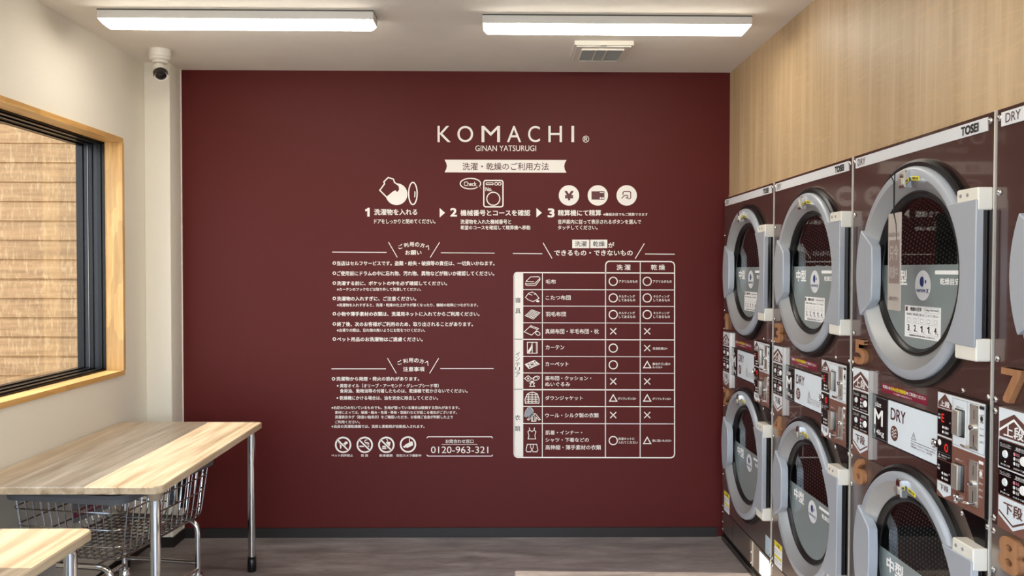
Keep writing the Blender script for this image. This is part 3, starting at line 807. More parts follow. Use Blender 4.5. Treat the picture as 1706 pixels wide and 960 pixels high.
def T(m, x, i):
    y = mid(i); P.line(m, [(x-6, y+5), (x+6, y+5), (x, y-5.5)], 1.7, closed=True)
ax_, bx_ = 1021.6, 1078.2
for i, (f, g) in enumerate(((O, O), (O, O), (O, O), (X, X), (O, X), (O, T), (X, X), (T, T), (X, X), (O, T))):
    part(t, 'mark', lambda m: f(m, ax_, i)); part(t, 'mark', lambda m: g(m, bx_, i))
for S, s, a0, a1, b0, b1 in ((B, 'アクリルのもの', 873, 1015, 351, 372), (B, 'アクリルのもの', 1132, 1275, 351, 372),
        (B, 'キルティング', 873, 995, 465, 486), (B, 'してあるもの', 873, 998, 493, 514), (B, 'キルティング', 1136, 1258, 465, 486), (B, 'してあるもの', 1136, 1261, 493, 514),
        (B, 'キルティング', 873, 995, 592, 612), (B, 'してあるもの', 873, 998, 620, 641), (B, 'キルティング', 1136, 1258, 592, 612), (B, 'してあるもの', 1136, 1261, 620, 641),
        (B, '低温乾燥は×', 1130, 1243, 862, 882), (E2, '裏地がゴム製の', 1103, 1236, 198, 218), (E2, 'ものは×', 1103, 1176, 224, 241), (E2, 'ポリウレタンは×', 845, 981, 455, 475), (E2, 'ポリウレタンは×', 1103, 1240, 457, 476),
        (E2, '洗濯ネットに', 848, 970, 755, 775), (E2, '入れてください', 848, 993, 782, 803), (E2, '熱に弱いものは×', 1103, 1243, 769, 789)):
    part(t, 'remark', lambda m: S.text(m, s, a0, a1, b0, b1, bold=0.012))
# item icons
def ic(draw):
    m = MB(fr_sheet); draw(m); wmesh(m, 'item_icon', t)
W4 = 5.0
def i_blanket(m):
    B.line(m, [(165, 362), (200, 327), (262, 325), (272, 335), (272, 350), (238, 392), (172, 392), (163, 385), (163, 374), (172, 380), (232, 378), (270, 340)], W4); B.line(m, [(165, 362), (228, 364)], W4)
def i_kotatsu(m):
    B.line(m, [(162, 482), (185, 452), (212, 442), (240, 455), (265, 490), (220, 515), (180, 500)], W4, closed=True); B.line(m, [(183, 455), (214, 468), (240, 456)], W4); B.line(m, [(214, 468), (228, 462)], W4)
    e = B.p(256, 512); m.poly(ell(e[0], e[1], 13/4.57, 8/4.57, 16), 0, 'vinyl_white')
def i_duvet(m):
    q = [(160, 622), (210, 577), (272, 600), (222, 648)]
    B.line(m, q, W4, closed=True)
    for k in (1, 2, 3, 4):
        f = k/5
        B.line(m, [(q[0][0]+(q[1][0]-q[0][0])*f, q[0][1]+(q[1][1]-q[0][1])*f), (q[3][0]+(q[2][0]-q[3][0])*f, q[3][1]+(q[2][1]-q[3][1])*f)], W4)
        B.line(m, [(q[0][0]+(q[3][0]-q[0][0])*f, q[0][1]+(q[3][1]-q[0][1])*f), (q[1][0]+(q[2][0]-q[1][0])*f, q[1][1]+(q[2][1]-q[1][1])*f)], W4)
def i_futon(m):
    B.line(m, [(152, 745), (203, 698), (262, 720), (240, 742), (208, 770)], W4, closed=True); B.line(m, [(196, 706), (254, 728)], W4)
    e = B.p(256, 757); m.stroke(ell(e[0], e[1], 18/4.57, 13/4.57, 18, -0.5), W4/4.57, 0, 'vinyl_white', True)
def i_curtain(m):
    E2.line(m, [(172, 128), (172, 47), (246, 47), (246, 128)], W4, closed=True); E2.fill(m, [(176, 124), (188, 124), (200, 108), (214, 50), (205, 50), (198, 80), (178, 108)]); E2.line(m, [(209, 50), (209, 128)], W4); E2.line(m, [(238, 50), (238, 126)], 3)
def i_carpet(m):
    E2.fill(m, [(152, 210), (224, 178), (266, 210), (184, 246)]); e = E2.p(208, 211)
    m.stroke(ell(e[0], e[1], 27/4.467, 13/4.467, 20, 0.35), 3.2/4.467, N1, 'red_paint', True); m.poly(ell(e[0], e[1], 14/4.467, 6/4.467, 16, 0.35), N1, 'red_paint')
    for q in ([(168, 208), (186, 216), (180, 204)], [(184, 240), (200, 234), (186, 226)], [(222, 184), (226, 196), (236, 192)], [(252, 208), (238, 206), (240, 216)]): E2.fill(m, q, 'red_paint', N1)
def i_toys(m):
    E2.line(m, [(152, 316), (178, 295), (204, 316), (178, 338)], W4, closed=True); E2.disc(m, 178, 316, 7)
    e = E2.p(238, 314); m.stroke(ell(e[0], e[1], 25/4.467, 14/4.467, 20, 0.3), W4/4.467, 0, 'vinyl_white', True); E2.line(m, [(218, 318), (236, 300), (252, 316)], 4)
    E2.fill(m, [(196, 346), (220, 346), (222, 338), (214, 334), (202, 334), (194, 338)]); E2.line(m, [(190, 350), (226, 350), (218, 360), (226, 375), (190, 375), (198, 360)], W4, closed=True)
def i_jacket(m):
    E2.line(m, [(158, 500), (155, 470), (172, 432), (200, 418), (218, 418), (246, 432), (260, 470), (258, 500)], 6, closed=True)
    for y in (436, 454, 470, 486): E2.line(m, [(166, y), (250, y)], 6)
    E2.line(m, [(208, 420), (208, 500)], 5); E2.line(m, [(182, 440), (180, 500)], 5); E2.line(m, [(234, 440), (236, 500)], 5)
def i_wool(m):
    E2.fill(m, [(152, 600), (158, 560), (176, 534), (190, 530), (206, 538), (218, 560), (214, 600), (186, 606), (176, 596), (168, 608)], 'grey_ink')
    E2.line(m, [(152, 600), (158, 560), (176, 534), (190, 530), (206, 538), (218, 560)], 4)
    E2.line(m, [(172, 622), (205, 585), (218, 574), (234, 580), (268, 622), (258, 626), (238, 604), (236, 634), (204, 634), (204, 606), (182, 626)], W4, closed=True); E2.line(m, [(212, 580), (220, 592), (228, 578)], 4)
    E2.line(m, [(214, 592), (212, 632)], 4); E2.line(m, [(228, 592), (228, 632)], 4)
def i_vest(m):
    E2.line(m, [(186, 682), (190, 700), (176, 712), (184, 740), (178, 766), (234, 766), (228, 740), (236, 712), (222, 700), (226, 682)], W4); E2.line(m, [(190, 700), (206, 712), (222, 700)], W4)
    E2.line(m, [(172, 806), (242, 806), (250, 850), (242, 862), (214, 862), (206, 840), (198, 862), (170, 862), (162, 850)], W4, closed=True); E2.line(m, [(196, 808), (196, 832), (206, 840), (216, 832), (216, 808)], 4)
for d in (i_blanket, i_kotatsu, i_duvet, i_futon, i_curtain, i_carpet, i_toys, i_jacket, i_wool, i_vest): ic(d)

# ------------------------------------------------------------------ dryers (two drums stacked in each cabinet)
PITCH_M, Y_FIRST = 0.8758, 4.771
CU, ZU, ZL_ = 0.467, 1.590, 0.613       # door centres
RG = 0.356
_cache = {}
def shared(key, name, fn, parent, label=None):
    if key not in _cache: _cache[key] = fn().mesh(name)
    return obj(name, _cache[key], parent, None, label)

def f_cabinet():
    m = MB(fr_front); W = PITCH_M
    for a in ((0.004, 0.008, 0.19, Z_MACH - 0.002, -0.58, -0.004), (W - 0.012, W - 0.0085, 0.19, Z_MACH - 0.002, -0.58, -0.004), (0.008, W - 0.012, 0.19, 0.194, -0.58, -0.004),
              (0.008, W - 0.012, Z_MACH - 0.006, Z_MACH - 0.002, -0.58, -0.004), (0.008, W - 0.012, 0.194, Z_MACH - 0.006, -0.58, -0.576)): m.box(*a, 'steel_dark')
    # front skin with two door openings: built as a plate of cells round circles
    def skin(z0, z1, cz, mat, r=0.30):
        pts = circ(CU, cz, r, 48)
        u0, u1 = 0.003, W - 0.008
        out = []
        for p in pts:      # ray from the centre to the rectangle
            dx, dz = p[0]-CU, p[1]-cz
            t = min((u1-CU)/dx if dx > 1e-9 else 1e9, (u0-CU)/dx if dx < -1e-9 else 1e9, (z1-cz)/dz if dz > 1e-9 else 1e9, (z0-cz)/dz if dz < -1e-9 else 1e9)
            out.append((CU+dx*t, cz+dz*t))
        # put the rectangle's corners on the nearest spoke
        for c in ((u0, z0), (u0, z1), (u1, z0), (u1, z1)):
            i = min(range(48), key=lambda k: abs(((atan2(pts[k][1]-cz, pts[k][0]-CU) - atan2(c[1]-cz, c[0]-CU)) + pi) % (2*pi) - pi)); out[i] = c
        k = 48
        m.add([(p[0], p[1], 0) for p in pts + out], [(i, k+i, k+(i+1) % k, (i+1) % k) for i in range(k)], mat)
        m.add([(p[0], p[1], 0) for p in pts] + [(p[0], p[1], -0.06) for p in pts], [((i+1) % k, k+(i+1) % k, k+i, i) for i in range(k)], 'rubber', True)
    skin(1.0855, Z_MACH - 0.001, ZU, 'panel_brown'); skin(0.192, 1.0845, ZL_, 'panel_steel')
    u0, u1 = 0.003, W - 0.008
    m.add([(u0, 0.192, 0), (u0, Z_MACH, 0), (u0, Z_MACH, -0.03), (u0, 0.192, -0.03)], [(0, 1, 2, 3)], 'panel_brown')
    m.add([(u1, 0.192, 0), (u1, Z_MACH, 0), (u1, Z_MACH, -0.03), (u1, 0.192, -0.03)], [(3, 2, 1, 0)], 'steel')
    m.add([(u0, Z_MACH - 0.001, 0), (u1, Z_MACH - 0.001, 0), (u1, Z_MACH - 0.001, -0.03), (u0, Z_MACH - 0.001, -0.03)], [(0, 1, 2, 3)], 'panel_brown')
    return m
def f_middle():
    m = MB(fr_front); m.box(0.003, PITCH_M - 0.008, 0.9255, 1.2425, -0.001, 0.0004, 'panel_brown'); return m
def f_seam():
    m = MB(fr_front)
    m.box(0.003, PITCH_M - 0.008, 1.2425, 1.2445, -0.001, 0.0006, 'rubber'); m.box(0.003, PITCH_M - 0.008, 0.9235, 0.9255, -0.001, 0.0006, 'rubber')
    return m
def f_edge():
    m = MB(fr_front); m.box(PITCH_M - 0.0085, PITCH_M - 0.0035, 0.03, Z_MACH, -0.024, 0.003, 'steel_satin'); return m
def f_service():
    m = MB(fr_front)
    m.box(0.003, PITCH_M - 0.010, 0.052, 0.186, -0.05, -0.002, 'panel_steel')
    m.box(0.003, PITCH_M - 0.010, 0.186, 0.1895, -0.03, 0.001, 'steel_dark')
    m.box(0.215, 0.2175, 0.052, 0.186, -0.003, -0.0012, 'rubber')
    m.box(0.575, 0.583, 0.052, 0.186, -0.003, 0.001, 'steel')
    return m
def f_plinth():
    m = MB(fr_front); m.box(0.0, PITCH_M, 0.0, 0.05, -0.58, -0.006, 'rubber'); m.box(0.0, PITCH_M, 0.026, 0.031, -0.02, 0.006, 'steel_dark'); m.box(0.0, PITCH_M, 0.0, 0.026, -0.02, 0.004, 'black_gloss'); return m
def f_fascia():
    m = MB(fr_front); m.box(0.021, 0.836, 1.977, 2.014, 0.0, 0.0025, 'strip_white')
    m.text('DRY', 0.040, 0.101, 1.984, 2.008, 0.003, 'maroon_ink', 0.006)
    m.text('TOSEI', 0.711, 0.797, 1.982, 2.008, 0.003, 'black_ink', 0.045)
    return m
def f_screw():
    m = MB(fr_front)
    m.lathe([(0.0001, 0.0), (0.0075, 0.0), (0.0085, 0.0015), (0.0065, 0.0042), (0.003, 0.0052), (0.0001, 0.0054)], 0, 0, 'chrome', 14)
    m.box(-0.005, 0.005, -0.0007, 0.0007, 0.0045, 0.0056, 'rubber'); return m
def f_drum():
    m = MB(fr_front)
    m.lathe([(0.262, -0.045), (0.280, -0.07), (0.290, -0.10), (0.290, -0.26), (0.290, -0.42), (0.285, -0.53)], 0, 0, 'drum_steel', 48, True, True)
    m.lathe([(0.285, -0.53), (0.0001, -0.545)], 0, 0, 'drum_steel', 48, True, True)
    for k in range(3):
        a = radians(100 + 120*k); r0, r1 = 0.292, 0.225; w = 0.16
        pts = [(r0*cos(a-w), r0*sin(a-w)), (r1*cos(a), r1*sin(a)), (r0*cos(a+w), r0*sin(a+w))]
        m.prism(pts, -0.52, -0.11, 'steel_dark', 0, False)
    return m
def f_door():
    m = MB(fr_front)
    m.lathe([(0.336, 0.0), (0.337, 0.026), (0.333, 0.033), (0.326, 0.036), (0.306, 0.0365)], 0, 0, 'bezel_face', 72)
    m.lathe([(0.306, 0.0365), (0.301, 0.0345), (0.266, 0.006), (0.256, 0.0)], 0, 0, 'bezel_grey', 72)
    return m
def f_gasket():
    m = MB(fr_front)
    m.lathe([(0.336, 0.014), (0.340, 0.021), (0.350, 0.022), (0.358, 0.016), (0.360, 0.008), (0.357, 0.0)], 0, 0, 'rubber', 72)
    return m
def f_inner():
    m = MB(fr_front)
    m.lathe([(0.262, 0.004), (0.257, 0.0095), (0.251, 0.0085), (0.247, 0.001), (0.240, -0.004), (0.238, -0.011), (0.242, -0.03)], 0, 0, 'rubber', 72)
    return m
def f_glass():
    m = MB(fr_front); m.poly(circ(0, 0, 0.241, 64), -0.008, 'door_glass'); return m
def f_film():
    m = MB(fr_front); h = 0.027; a = math.asin(h/0.240)
    pts = circ(0, 0, 0.240, 48, pi - a, 2*pi + a)
    m.poly(pts, -0.0068, 'film_grey'); return m
def f_film_size():
    m = MB(fr_front); m.text('中型', -0.188, -0.070, -0.040, 0.011, -0.0062, 'white_ink', 0.03); return m
def f_film_bar():
    m = MB(fr_front); m.prism(rrect(0.098, 0.232, -0.003, 0.009, 0.004, 4), -0.0066, -0.0062, 'white_ink'); return m
def f_film_words():
    m = MB(fr_front); m.text('乾燥目安', 0.127, 0.233, -0.034, -0.014, -0.0062, 'white_ink', 0.02); return m
def f_logo():
    m = MB(fr_front); c = (0.028, -0.038); n = -0.0060
    m.poly(circ(c[0], c[1], 0.0475, 40), n, 'strip_white'); n2 = n + 0.0005
    bean = []
    for i in range(24):
        a = 2*pi*i/24; r = 0.0165*(1 - 0.30*max(0, cos(a))**3)
        bean.append((c[0] - 0.004 + r*0.86*cos(a), c[1] + 0.012 + r*sin(a)))
    m.poly(bean, n2, 'navy_ink'); m.poly(ell(c[0] + 0.017, c[1] + 0.012, 0.0045, 0.0062, 16), n2, 'navy_ink')
    m.text('nanoe', c[0] - 0.038, c[0] + 0.017, c[1] - 0.021, c[1] - 0.012, n2, 'navy_ink', 0.012)
    m.text('X', c[0] + 0.021, c[0] + 0.036, c[1] - 0.024, c[1] - 0.010, n2, 'navy_ink', 0.03)
    return m
def f_guide():
    m = MB(fr_front); u0, u1, v0, v1 = -0.082, 0.134, -0.206, -0.104; n = -0.0060; n2 = n + 0.0004; n3 = n + 0.0008
    m.prism([(u0, v0), (u1, v0), (u1, v1), (u0, v1)], n - 0.0006, n, 'white_ink')
    m.poly([(u0+0.004, v1-0.018), (u0+0.018, v1-0.018), (u0+0.018, v1-0.004), (u0+0.004, v1-0.004)], n2, 'brown_ink')
    m.text('乾燥の目安', u0+0.036, u0+0.104, v1-0.017, v1-0.004, n2, 'black_ink', 0.02)
    m.stroke([(u0+0.124, v1-0.019), (u1-0.008, v1-0.019), (u1-0.008, v1-0.003), (u0+0.124, v1-0.003)], 0.0008, n2, 'grey_ink', True)
    m.text('14kg 10分/100円', u0+0.130, u1-0.011, v1-0.015, v1-0.007, n2, 'black_ink', 0.01)
    w = (u1-u0-0.012)/5
    for i, (t1, dg) in enumerate((('毛布', '3'), ('布団', '2'), ('掛ふとん', '1'), ('こたつ', '1'), ('羽毛ふとん', '4'))):
        a = u0 + 0.006 + w*i
        m.text(t1, a+0.006, a+w-0.004, v1-0.031, v1-0.024, n2, 'black_ink', 0.01)
        m.stroke(rrect(a+0.010, a+w-0.012, v1-0.052, v1-0.040, 0.004, 3), 0.0012, n2, 'grey_ink', True)
        m.text(dg, a+0.012, a+0.025, v0+0.020, v0+0.041, n2, 'black_ink', 0.02)
        m.text('枚', a+0.029, a+0.034, v0+0.018, v0+0.023, n2, 'black_ink', 0.01)
        if i: m.stroke([(a, v0+0.014), (a, v1-0.022)], 0.0006, n2, 'grey_ink')
    m.stroke([(u0+0.006, v1-0.056), (u1-0.006, v1-0.056)], 0.0006, n2, 'grey_ink'); m.stroke([(u0+0.006, v0+0.014), (u1-0.006, v0+0.014)], 0.0006, n2, 'grey_ink')
    m.text('※乾燥時間は衣類の量や素材により異なります', u0+0.03, u1-0.03, v0+0.004, v0+0.010, n2, 'black_ink', 0.01)
    return m
def f_grip():
    m = MB(fr_front); R = 0.340; a = math.asin(0.150/R)
    out = circ(0, 0, R, 14, pi - a, pi + a)
    pts = out + [(-0.262, -0.122), (-0.226, -0.098), (-0.219, -0.088), (-0.215, -0.030), (-0.215, 0.030), (-0.219, 0.088), (-0.226, 0.098), (-0.262, 0.122)]
    m.prism(pts, 0.012, 0.044, 'bezel_face', 0.003); return m
def f_hinge_plate():
    m = MB(fr_front)
    # inner edge bows towards the glass centre line
    L = []
    for i in range(13):
        v = 0.196 - 0.392*i/12; L.append((0.244 + 0.078*(1 - (v/0.196)**2), v))
    pts = L + [(0.390, -0.200), (0.393, -0.196), (0.393, 0.196), (0.390, 0.200)]
    m.prism(pts, 0.024, 0.044, 'bezel_face', 0.002); return m
def f_hinge_core():
    m = MB(fr_front); m.box(0.335, 0.388, -0.172, 0.172, 0.0005, 0.0235, 'black_gloss'); return m
def f_hinge():
    m = MB(fr_front)
    m.prism(rrect(0.292, 0.395, -0.032, 0.030, 0.005, 4), 0.001, 0.040, 'hinge_ivory', 0.003)
    for u in (0.312, 0.345):
        for r_, n_ in ((0.0055, 0.0412),): m.lathe([(r_, 0.040), (r_*0.9, n_), (0.0001, n_)], u, 0.012, 'plate_grey', 12)
    return m
def f_latch():
    m = MB(fr_front)
    m.prism([(-0.010, 0.268), (0.028, 0.268), (0.024, 0.322), (-0.006, 0.322)], 0.034, 0.056, 'chrome', 0.004)
    m.prism(rrect(-0.004, 0.022, 0.276, 0.300, 0.004, 3), 0.056, 0.062, 'steel', 0.001); return m
def f_warn():
    m = MB(fr_front); m.prism([(0.034, 0.291), (0.082, 0.284), (0.082, 0.297), (0.034, 0.304)], 0.0366, 0.0372, 'sticker_yellow')
    m.text('開閉注意', 0.040, 0.076, 0.2900, 0.2975, 0.0376, 'black_ink', 0.02, -0.14); return m
def f_wedge():
    m = MB(fr_front); m.prism([(0.744, 0.921), (0.822, 0.828), (0.856, 0.828), (0.858, 0.921)], 0.0005, 0.004, 'black_gloss', 0.001); return m

def house(m, u0, u1, v0, v1, n, mat): m.poly([(u0, v0), (u1, v0), (u1, v1 - 0.028), ((u0+u1)/2, v1), (u0, v1 - 0.028)], n, mat)
def f_left():
    m = MB(fr_front); u0, u1, v0, v1 = 0.052, 0.181, 0.929, 1.244; n = 0.016; c = (u0+u1)/2
    m.prism([(u0, v0), (u1, v0), (u1, v1), (u0, v1)], 0.0, n, 'coin_brown', 0.0, False, 'steel')
    n1 = n + 0.0006; n2 = n + 0.0012
    m.poly([(u0+0.001, 1.166), (u1-0.001, 1.166), (u1-0.001, v1-0.001), (u0+0.001, v1-0.001)], n1, 'panel_light')
    house(m, u0+0.005, u1-0.005, 1.168, 1.234, n2, 'brown_ink')
    m.stroke([(u0+0.005, 1.184), (c, 1.219), (u1-0.005, 1.184)], 0.006, n2 + 0.0005, 'white_ink')
    m.text('上段', u0+0.024, u1-0.024, 1.172, 1.204, n2 + 0.001, 'white_ink', 0.02)
    m.poly([(u0+0.004, 1.014), (u0+0.004, 0.964), (c, 0.936), (u1-0.004, 0.964), (u1-0.004, 1.014)], n1, 'panel_light')
    m.stroke([(u0+0.006, 0.975), (c, 0.948), (u1-0.006, 0.975)], 0.005, n2, 'brown_ink')
    m.text('下段', u0+0.026, u1-0.026, 0.972, 1.004, n2, 'brown_ink', 0.025)
    m.stroke([(u0+0.002, 1.087), (u1-0.002, 1.087), (u1-0.002, 1.164), (u0+0.002, 1.164)], 0.004, n1, 'panel_light', True)
    return m
def f_dial(z0):
    m = MB(fr_front); u0, u1 = 0.055, 0.178; z1 = z0 + 0.068; n = 0.0175
    m.prism(rrect(u0, u1, z0, z1, 0.003, 3), 0.016, n, 'black_gloss'); n1 = n + 0.0005
    m.text('フレッシュフロー', u0+0.006, u0+0.052, z1-0.013, z1-0.006, n1, 'white_ink', 0.0); m.text('温度切替', u0+0.070, u1-0.012, z1-0.013, z1-0.006, n1, 'white_ink', 0.0)
    m.stroke([(u0+0.006, z1-0.015), (u0+0.052, z1-0.015)], 0.0008, n1, 'white_ink'); m.stroke([(u0+0.066, z1-0.015), (u1-0.006, z1-0.015)], 0.0008, n1, 'white_ink')
    m.lathe([(0.0001, n+0.003), (0.0085, n+0.003), (0.0105, n)], u0+0.028, z1-0.033, 'strip_white', 16); m.lathe([(0.0001, n+0.003), (0.0105, n+0.003), (0.0125, n)], u1-0.022, z1-0.036, 'white_ink', 16)
    m.poly([(u0+0.025, z0+0.014), (u0+0.031, z0+0.014), (u0+0.028, z0+0.018)], n1, 'white_ink')
    for k in range(3):
        m.poly(circ(u0+0.066, z1-0.025-k*0.012, 0.0045, 12), n1, 'pink_ink' if k == 0 else 'strip_white')
        m.text('高温中温低温'[2*k:2*k+2], u0+0.073, u0+0.086, z1-0.029-k*0.012, z1-0.021-k*0.012, n1, 'pink_ink' if k == 0 else 'white_ink', 0.0)
    m.text('押す度に切替', u0+0.010, u0+0.048, z0+0.004, z0+0.009, n1, 'white_ink', 0.0); m.text('お好みで選択', u0+0.062, u1-0.008, z0+0.004, z0+0.009, n1, 'white_ink', 0.0)
    return m
def f_size():
    m = MB(fr_front); m.prism(rrect(0.165, 0.297, 1.010, 1.163, 0.004, 3), 0.0, 0.003, 'black_gloss')
    m.stroke(rrect(0.170, 0.292, 1.015, 1.158, 0.003, 3), 0.0012, 0.0034, 'grey_ink', True)
    n = 0.0036
    m.text('size', 0.205, 0.247, 1.124, 1.142, n, 'white_ink', 0.008); m.text('M', 0.196, 0.261, 1.060, 1.116, n, 'white_ink', 0.016); m.text('14kg', 0.200, 0.270, 1.022, 1.046, n, 'white_ink', 0.006); return m
def f_dry():
    m = MB(fr_front); m.prism(rrect(0.297, 0.606, 1.012, 1.160, 0.003, 3), 0.0, 0.003, 'plate_blue')
    m.stroke([(0.166, 1.009), (0.612, 1.009)], 0.003, 0.0034, 'rubber'); m.stroke([(0.166, 1.1635), (0.612, 1.1635)], 0.003, 0.0034, 'rubber')
    n = 0.0036
    m.text('DRY', 0.316, 0.416, 1.098, 1.138, n, 'maroon_ink', 0.012)
    m.poly(circ(0.342, 1.055, 0.0255, 32), n, 'brown_ink')
    for k in range(3):
        m.stroke([(0.326 + 0.032*i/12, 1.066 - 0.0105*k + 0.0035*sin(i/12*2*pi*1.5)) for i in range(13)], 0.0026, n + 0.0005, 'white_ink')
    m.stroke([(0.456, 1.061), (0.482, 1.061), (0.469, 1.083)], 0.0018, n, 'brown_ink', True); m.text('!', 0.4675, 0.4705, 1.0645, 1.076, n, 'brown_ink', 0.02)
    m.stroke([(0.452, 1.054), (0.600, 1.054)], 0.0016, n, 'brown_ink')
    m.text('乾燥禁止マークのあるもの・ゴム製品・油の付いた', 0.452, 0.598, 1.042, 1.049, n, 'brown_ink', 0.0); m.text('衣類は乾燥しないでください。火災の原因', 0.452, 0.580, 1.033, 1.040, n, 'brown_ink', 0.0)
    return m
def f_lock(u, v, n0):
    m = MB(fr_front); m.lathe([(0.015, n0), (0.0145, n0+0.006), (0.010, n0+0.008), (0.009, n0+0.004), (0.0001, n0+0.004)], u, v, 'chrome', 20); m.box(u-0.0015, u+0.0015, v-0.006, v+0.006, n0+0.004, n0+0.0046, 'rubber'); return m
def f_red():
    m = MB(fr_front); m.prism([(0.246, 1.180), (0.544, 1.180), (0.544, 1.211), (0.246, 1.211)], 0.0, 0.0008, 'sticker_red'); n = 0.0012
    m.text('お支払いは', 0.254, 0.308, 1.195, 1.207, n, 'white_ink', 0.02); m.text('中央の受付精算機', 0.310, 0.412, 1.194, 1.208, n, 'sticker_yellow', 0.03); m.text('をご利用ください', 0.414, 0.536, 1.195, 1.207, n, 'white_ink', 0.02)
    m.text('※この機械では現金が使えます', 0.330, 0.450, 1.184, 1.190, n, 'white_ink', 0.0); return m
def f_coin():
    m = MB(fr_front); u0, u1, v0, v1 = 0.627, 0.868, 0.928, 1.241; n = 0.014
    m.prism(rrect(u0, u1, v0, v1, 0.004, 3), 0.001, n, 'coin_brown', 0.001, False, 'black_gloss')
    n1 = n + 0.0005; n2 = n + 0.001; c = 0.709
    m.poly([(u0+0.002, 1.192), (c+0.002, 1.192), (c+0.002, 1.094), (u1-0.002, 1.094), (u1-0.002, v1-0.003), (u0+0.002, v1-0.003)], n1, 'panel_light')
    m.stroke([(c, 1.100), (0.864, 1.100), (0.864, 1.232), (c, 1.232)], 0.0014, n2, 'plate_grey', True); m.stroke([(0.782, 1.100), (0.782, 1.232)], 0.0012, n2, 'plate_grey'); m.stroke([(0.782, 0.934), (0.782, 1.088)], 0.0012, n2, 'brown_ink')
    house(m, u0+0.005, c-0.004, 1.194, 1.237, n2, 'brown_ink'); m.text('上段', u0+0.016, c-0.014, 1.198, 1.216, n2 + 0.0006, 'white_ink', 0.03)
    m.stroke([(u0+0.002, 1.110), (c, 1.110)], 0.004, n1, 'panel_light')
    m.poly([(u0+0.005, 0.975), (u0+0.005, 0.948), ((u0+c)/2, 0.932), (c-0.004, 0.948), (c-0.004, 0.975)], n1, 'panel_light'); m.text('下段', u0+0.018, c-0.016, 0.951, 0.969, n2, 'brown_ink', 0.02)
    for z in (1.1945, 1.0455):
        mat = 'brown_ink' if z > 1.09 else 'white_ink'
        m.text('硬貨セット', 0.728, 0.764, z + 0.012, z + 0.018, n2, mat, 0.0)
        for k, s in enumerate(('投入口', '100円', '硬貨', 'のみ', '使用可', '返却口')):
            m.text(s, 0.842, 0.860, z + 0.026 - 0.018*k, z + 0.032 - 0.018*k, n2, mat, 0.0)
        m.poly(circ(0.850, z + 0.002, 0.007, 14), n2, 'black_ink' if z > 1.09 else 'white_ink')
        m.poly(rrect(0.840, 0.862, z + 0.028, z + 0.036, 0.002, 2), n2 + 0.0003, 'black_ink' if z > 1.09 else 'white_ink')
    return m
def f_display(z0, z1, seg):
    m = MB(fr_front); u0, u1 = 0.631, 0.707; n = 0.0155
    m.prism(rrect(u0, u1, z0, z1, 0.002, 3), 0.0145, n, 'black_gloss'); n1 = n + 0.0005
    if seg == 'E': m.text('E', u0+0.022, u0+0.036, z1-0.036, z1-0.012, n1, 'led_red', 0.0)
    if seg == '0':
        m.text('0', u0+0.040, u0+0.058, z0+0.026, z0+0.050, n1, 'led_red', 0.0); m.poly(circ(u0+0.013, z1-0.016, 0.009, 16), n1, 'white_ink')
        m.stroke([(u0+0.004, z0+0.020), (u1-0.004, z0+0.020)], 0.0006, n1, 'grey_ink'); m.stroke([(u0+0.006, z0+0.004), (u0+0.018, z0+0.004), (u0+0.012, z0+0.015)], 0.0014, n1, 'white_ink', True)
        m.text('硬貨は必ず先に入れて', u0+0.024, u1-0.006, z0+0.010, z0+0.015, n1, 'white_ink', 0.0); m.text('ください', u0+0.024, u1-0.026, z0+0.003, z0+0.008, n1, 'white_ink', 0.0)
    else:
        m.text('残り', u0+0.004, u0+0.016, z1-0.020, z1-0.014, n1, 'white_ink', 0.01); m.text('時間', u0+0.004, u0+0.016, z1-0.030, z1-0.023, n1, 'white_ink', 0.01); m.text('分', u1-0.012, u1-0.006, z1-0.036, z1-0.030, n1, 'white_ink', 0.0)
        for k, s in enumerate(('乾燥中', '冷却中')):
            m.poly(circ(u0+0.030, z0+0.024-0.014*k, 0.0042, 12), n1, 'white_ink'); m.text(s, u0+0.038, u0+0.060, z0+0.020-0.014*k, z0+0.028-0.014*k, n1, 'white_ink', 0.02)
    return m
def f_slot(z):
    m = MB(fr_front)
    m.prism(rrect(0.722, 0.770, z - 0.041, z + 0.037, 0.003, 3), 0.0145, 0.0155, 'rubber')
    m.prism(rrect(0.722, 0.755, z - 0.038, z + 0.034, 0.003, 3), 0.0155, 0.026, 'steel', 0.002); return m
def f_mech(z):
    m = MB(fr_front)
    m.prism(rrect(0.797, 0.838, z - 0.063, z + 0.062, 0.002, 3), 0.0145, 0.017, 'steel', 0.0006); n = 0.0175
    m.box(0.8165, 0.8185, z + 0.022, z + 0.048, 0.017, n, 'rubber'); m.box(0.816, 0.819, z - 0.054, z - 0.022, 0.017, n, 'rubber')
    m.lathe([(0.0001, n+0.012), (0.008, n+0.010), (0.0095, n+0.003), (0.0095, 0.017)], 0.817, z - 0.001, 'chrome', 16)
    m.tube([(0.825, z - 0.055, 0.017), (0.822, z - 0.055, 0.030), (0.806, z - 0.056, 0.036), (0.790, z - 0.054, 0.036)], [0.004, 0.004, 0.0035, 0.003], 'chrome', 8)
    for u in (0.801, 0.834):
        for v in (z - 0.059, z + 0.058): m.poly(circ(u, v, 0.002, 8), n, 'rubber')
    return m
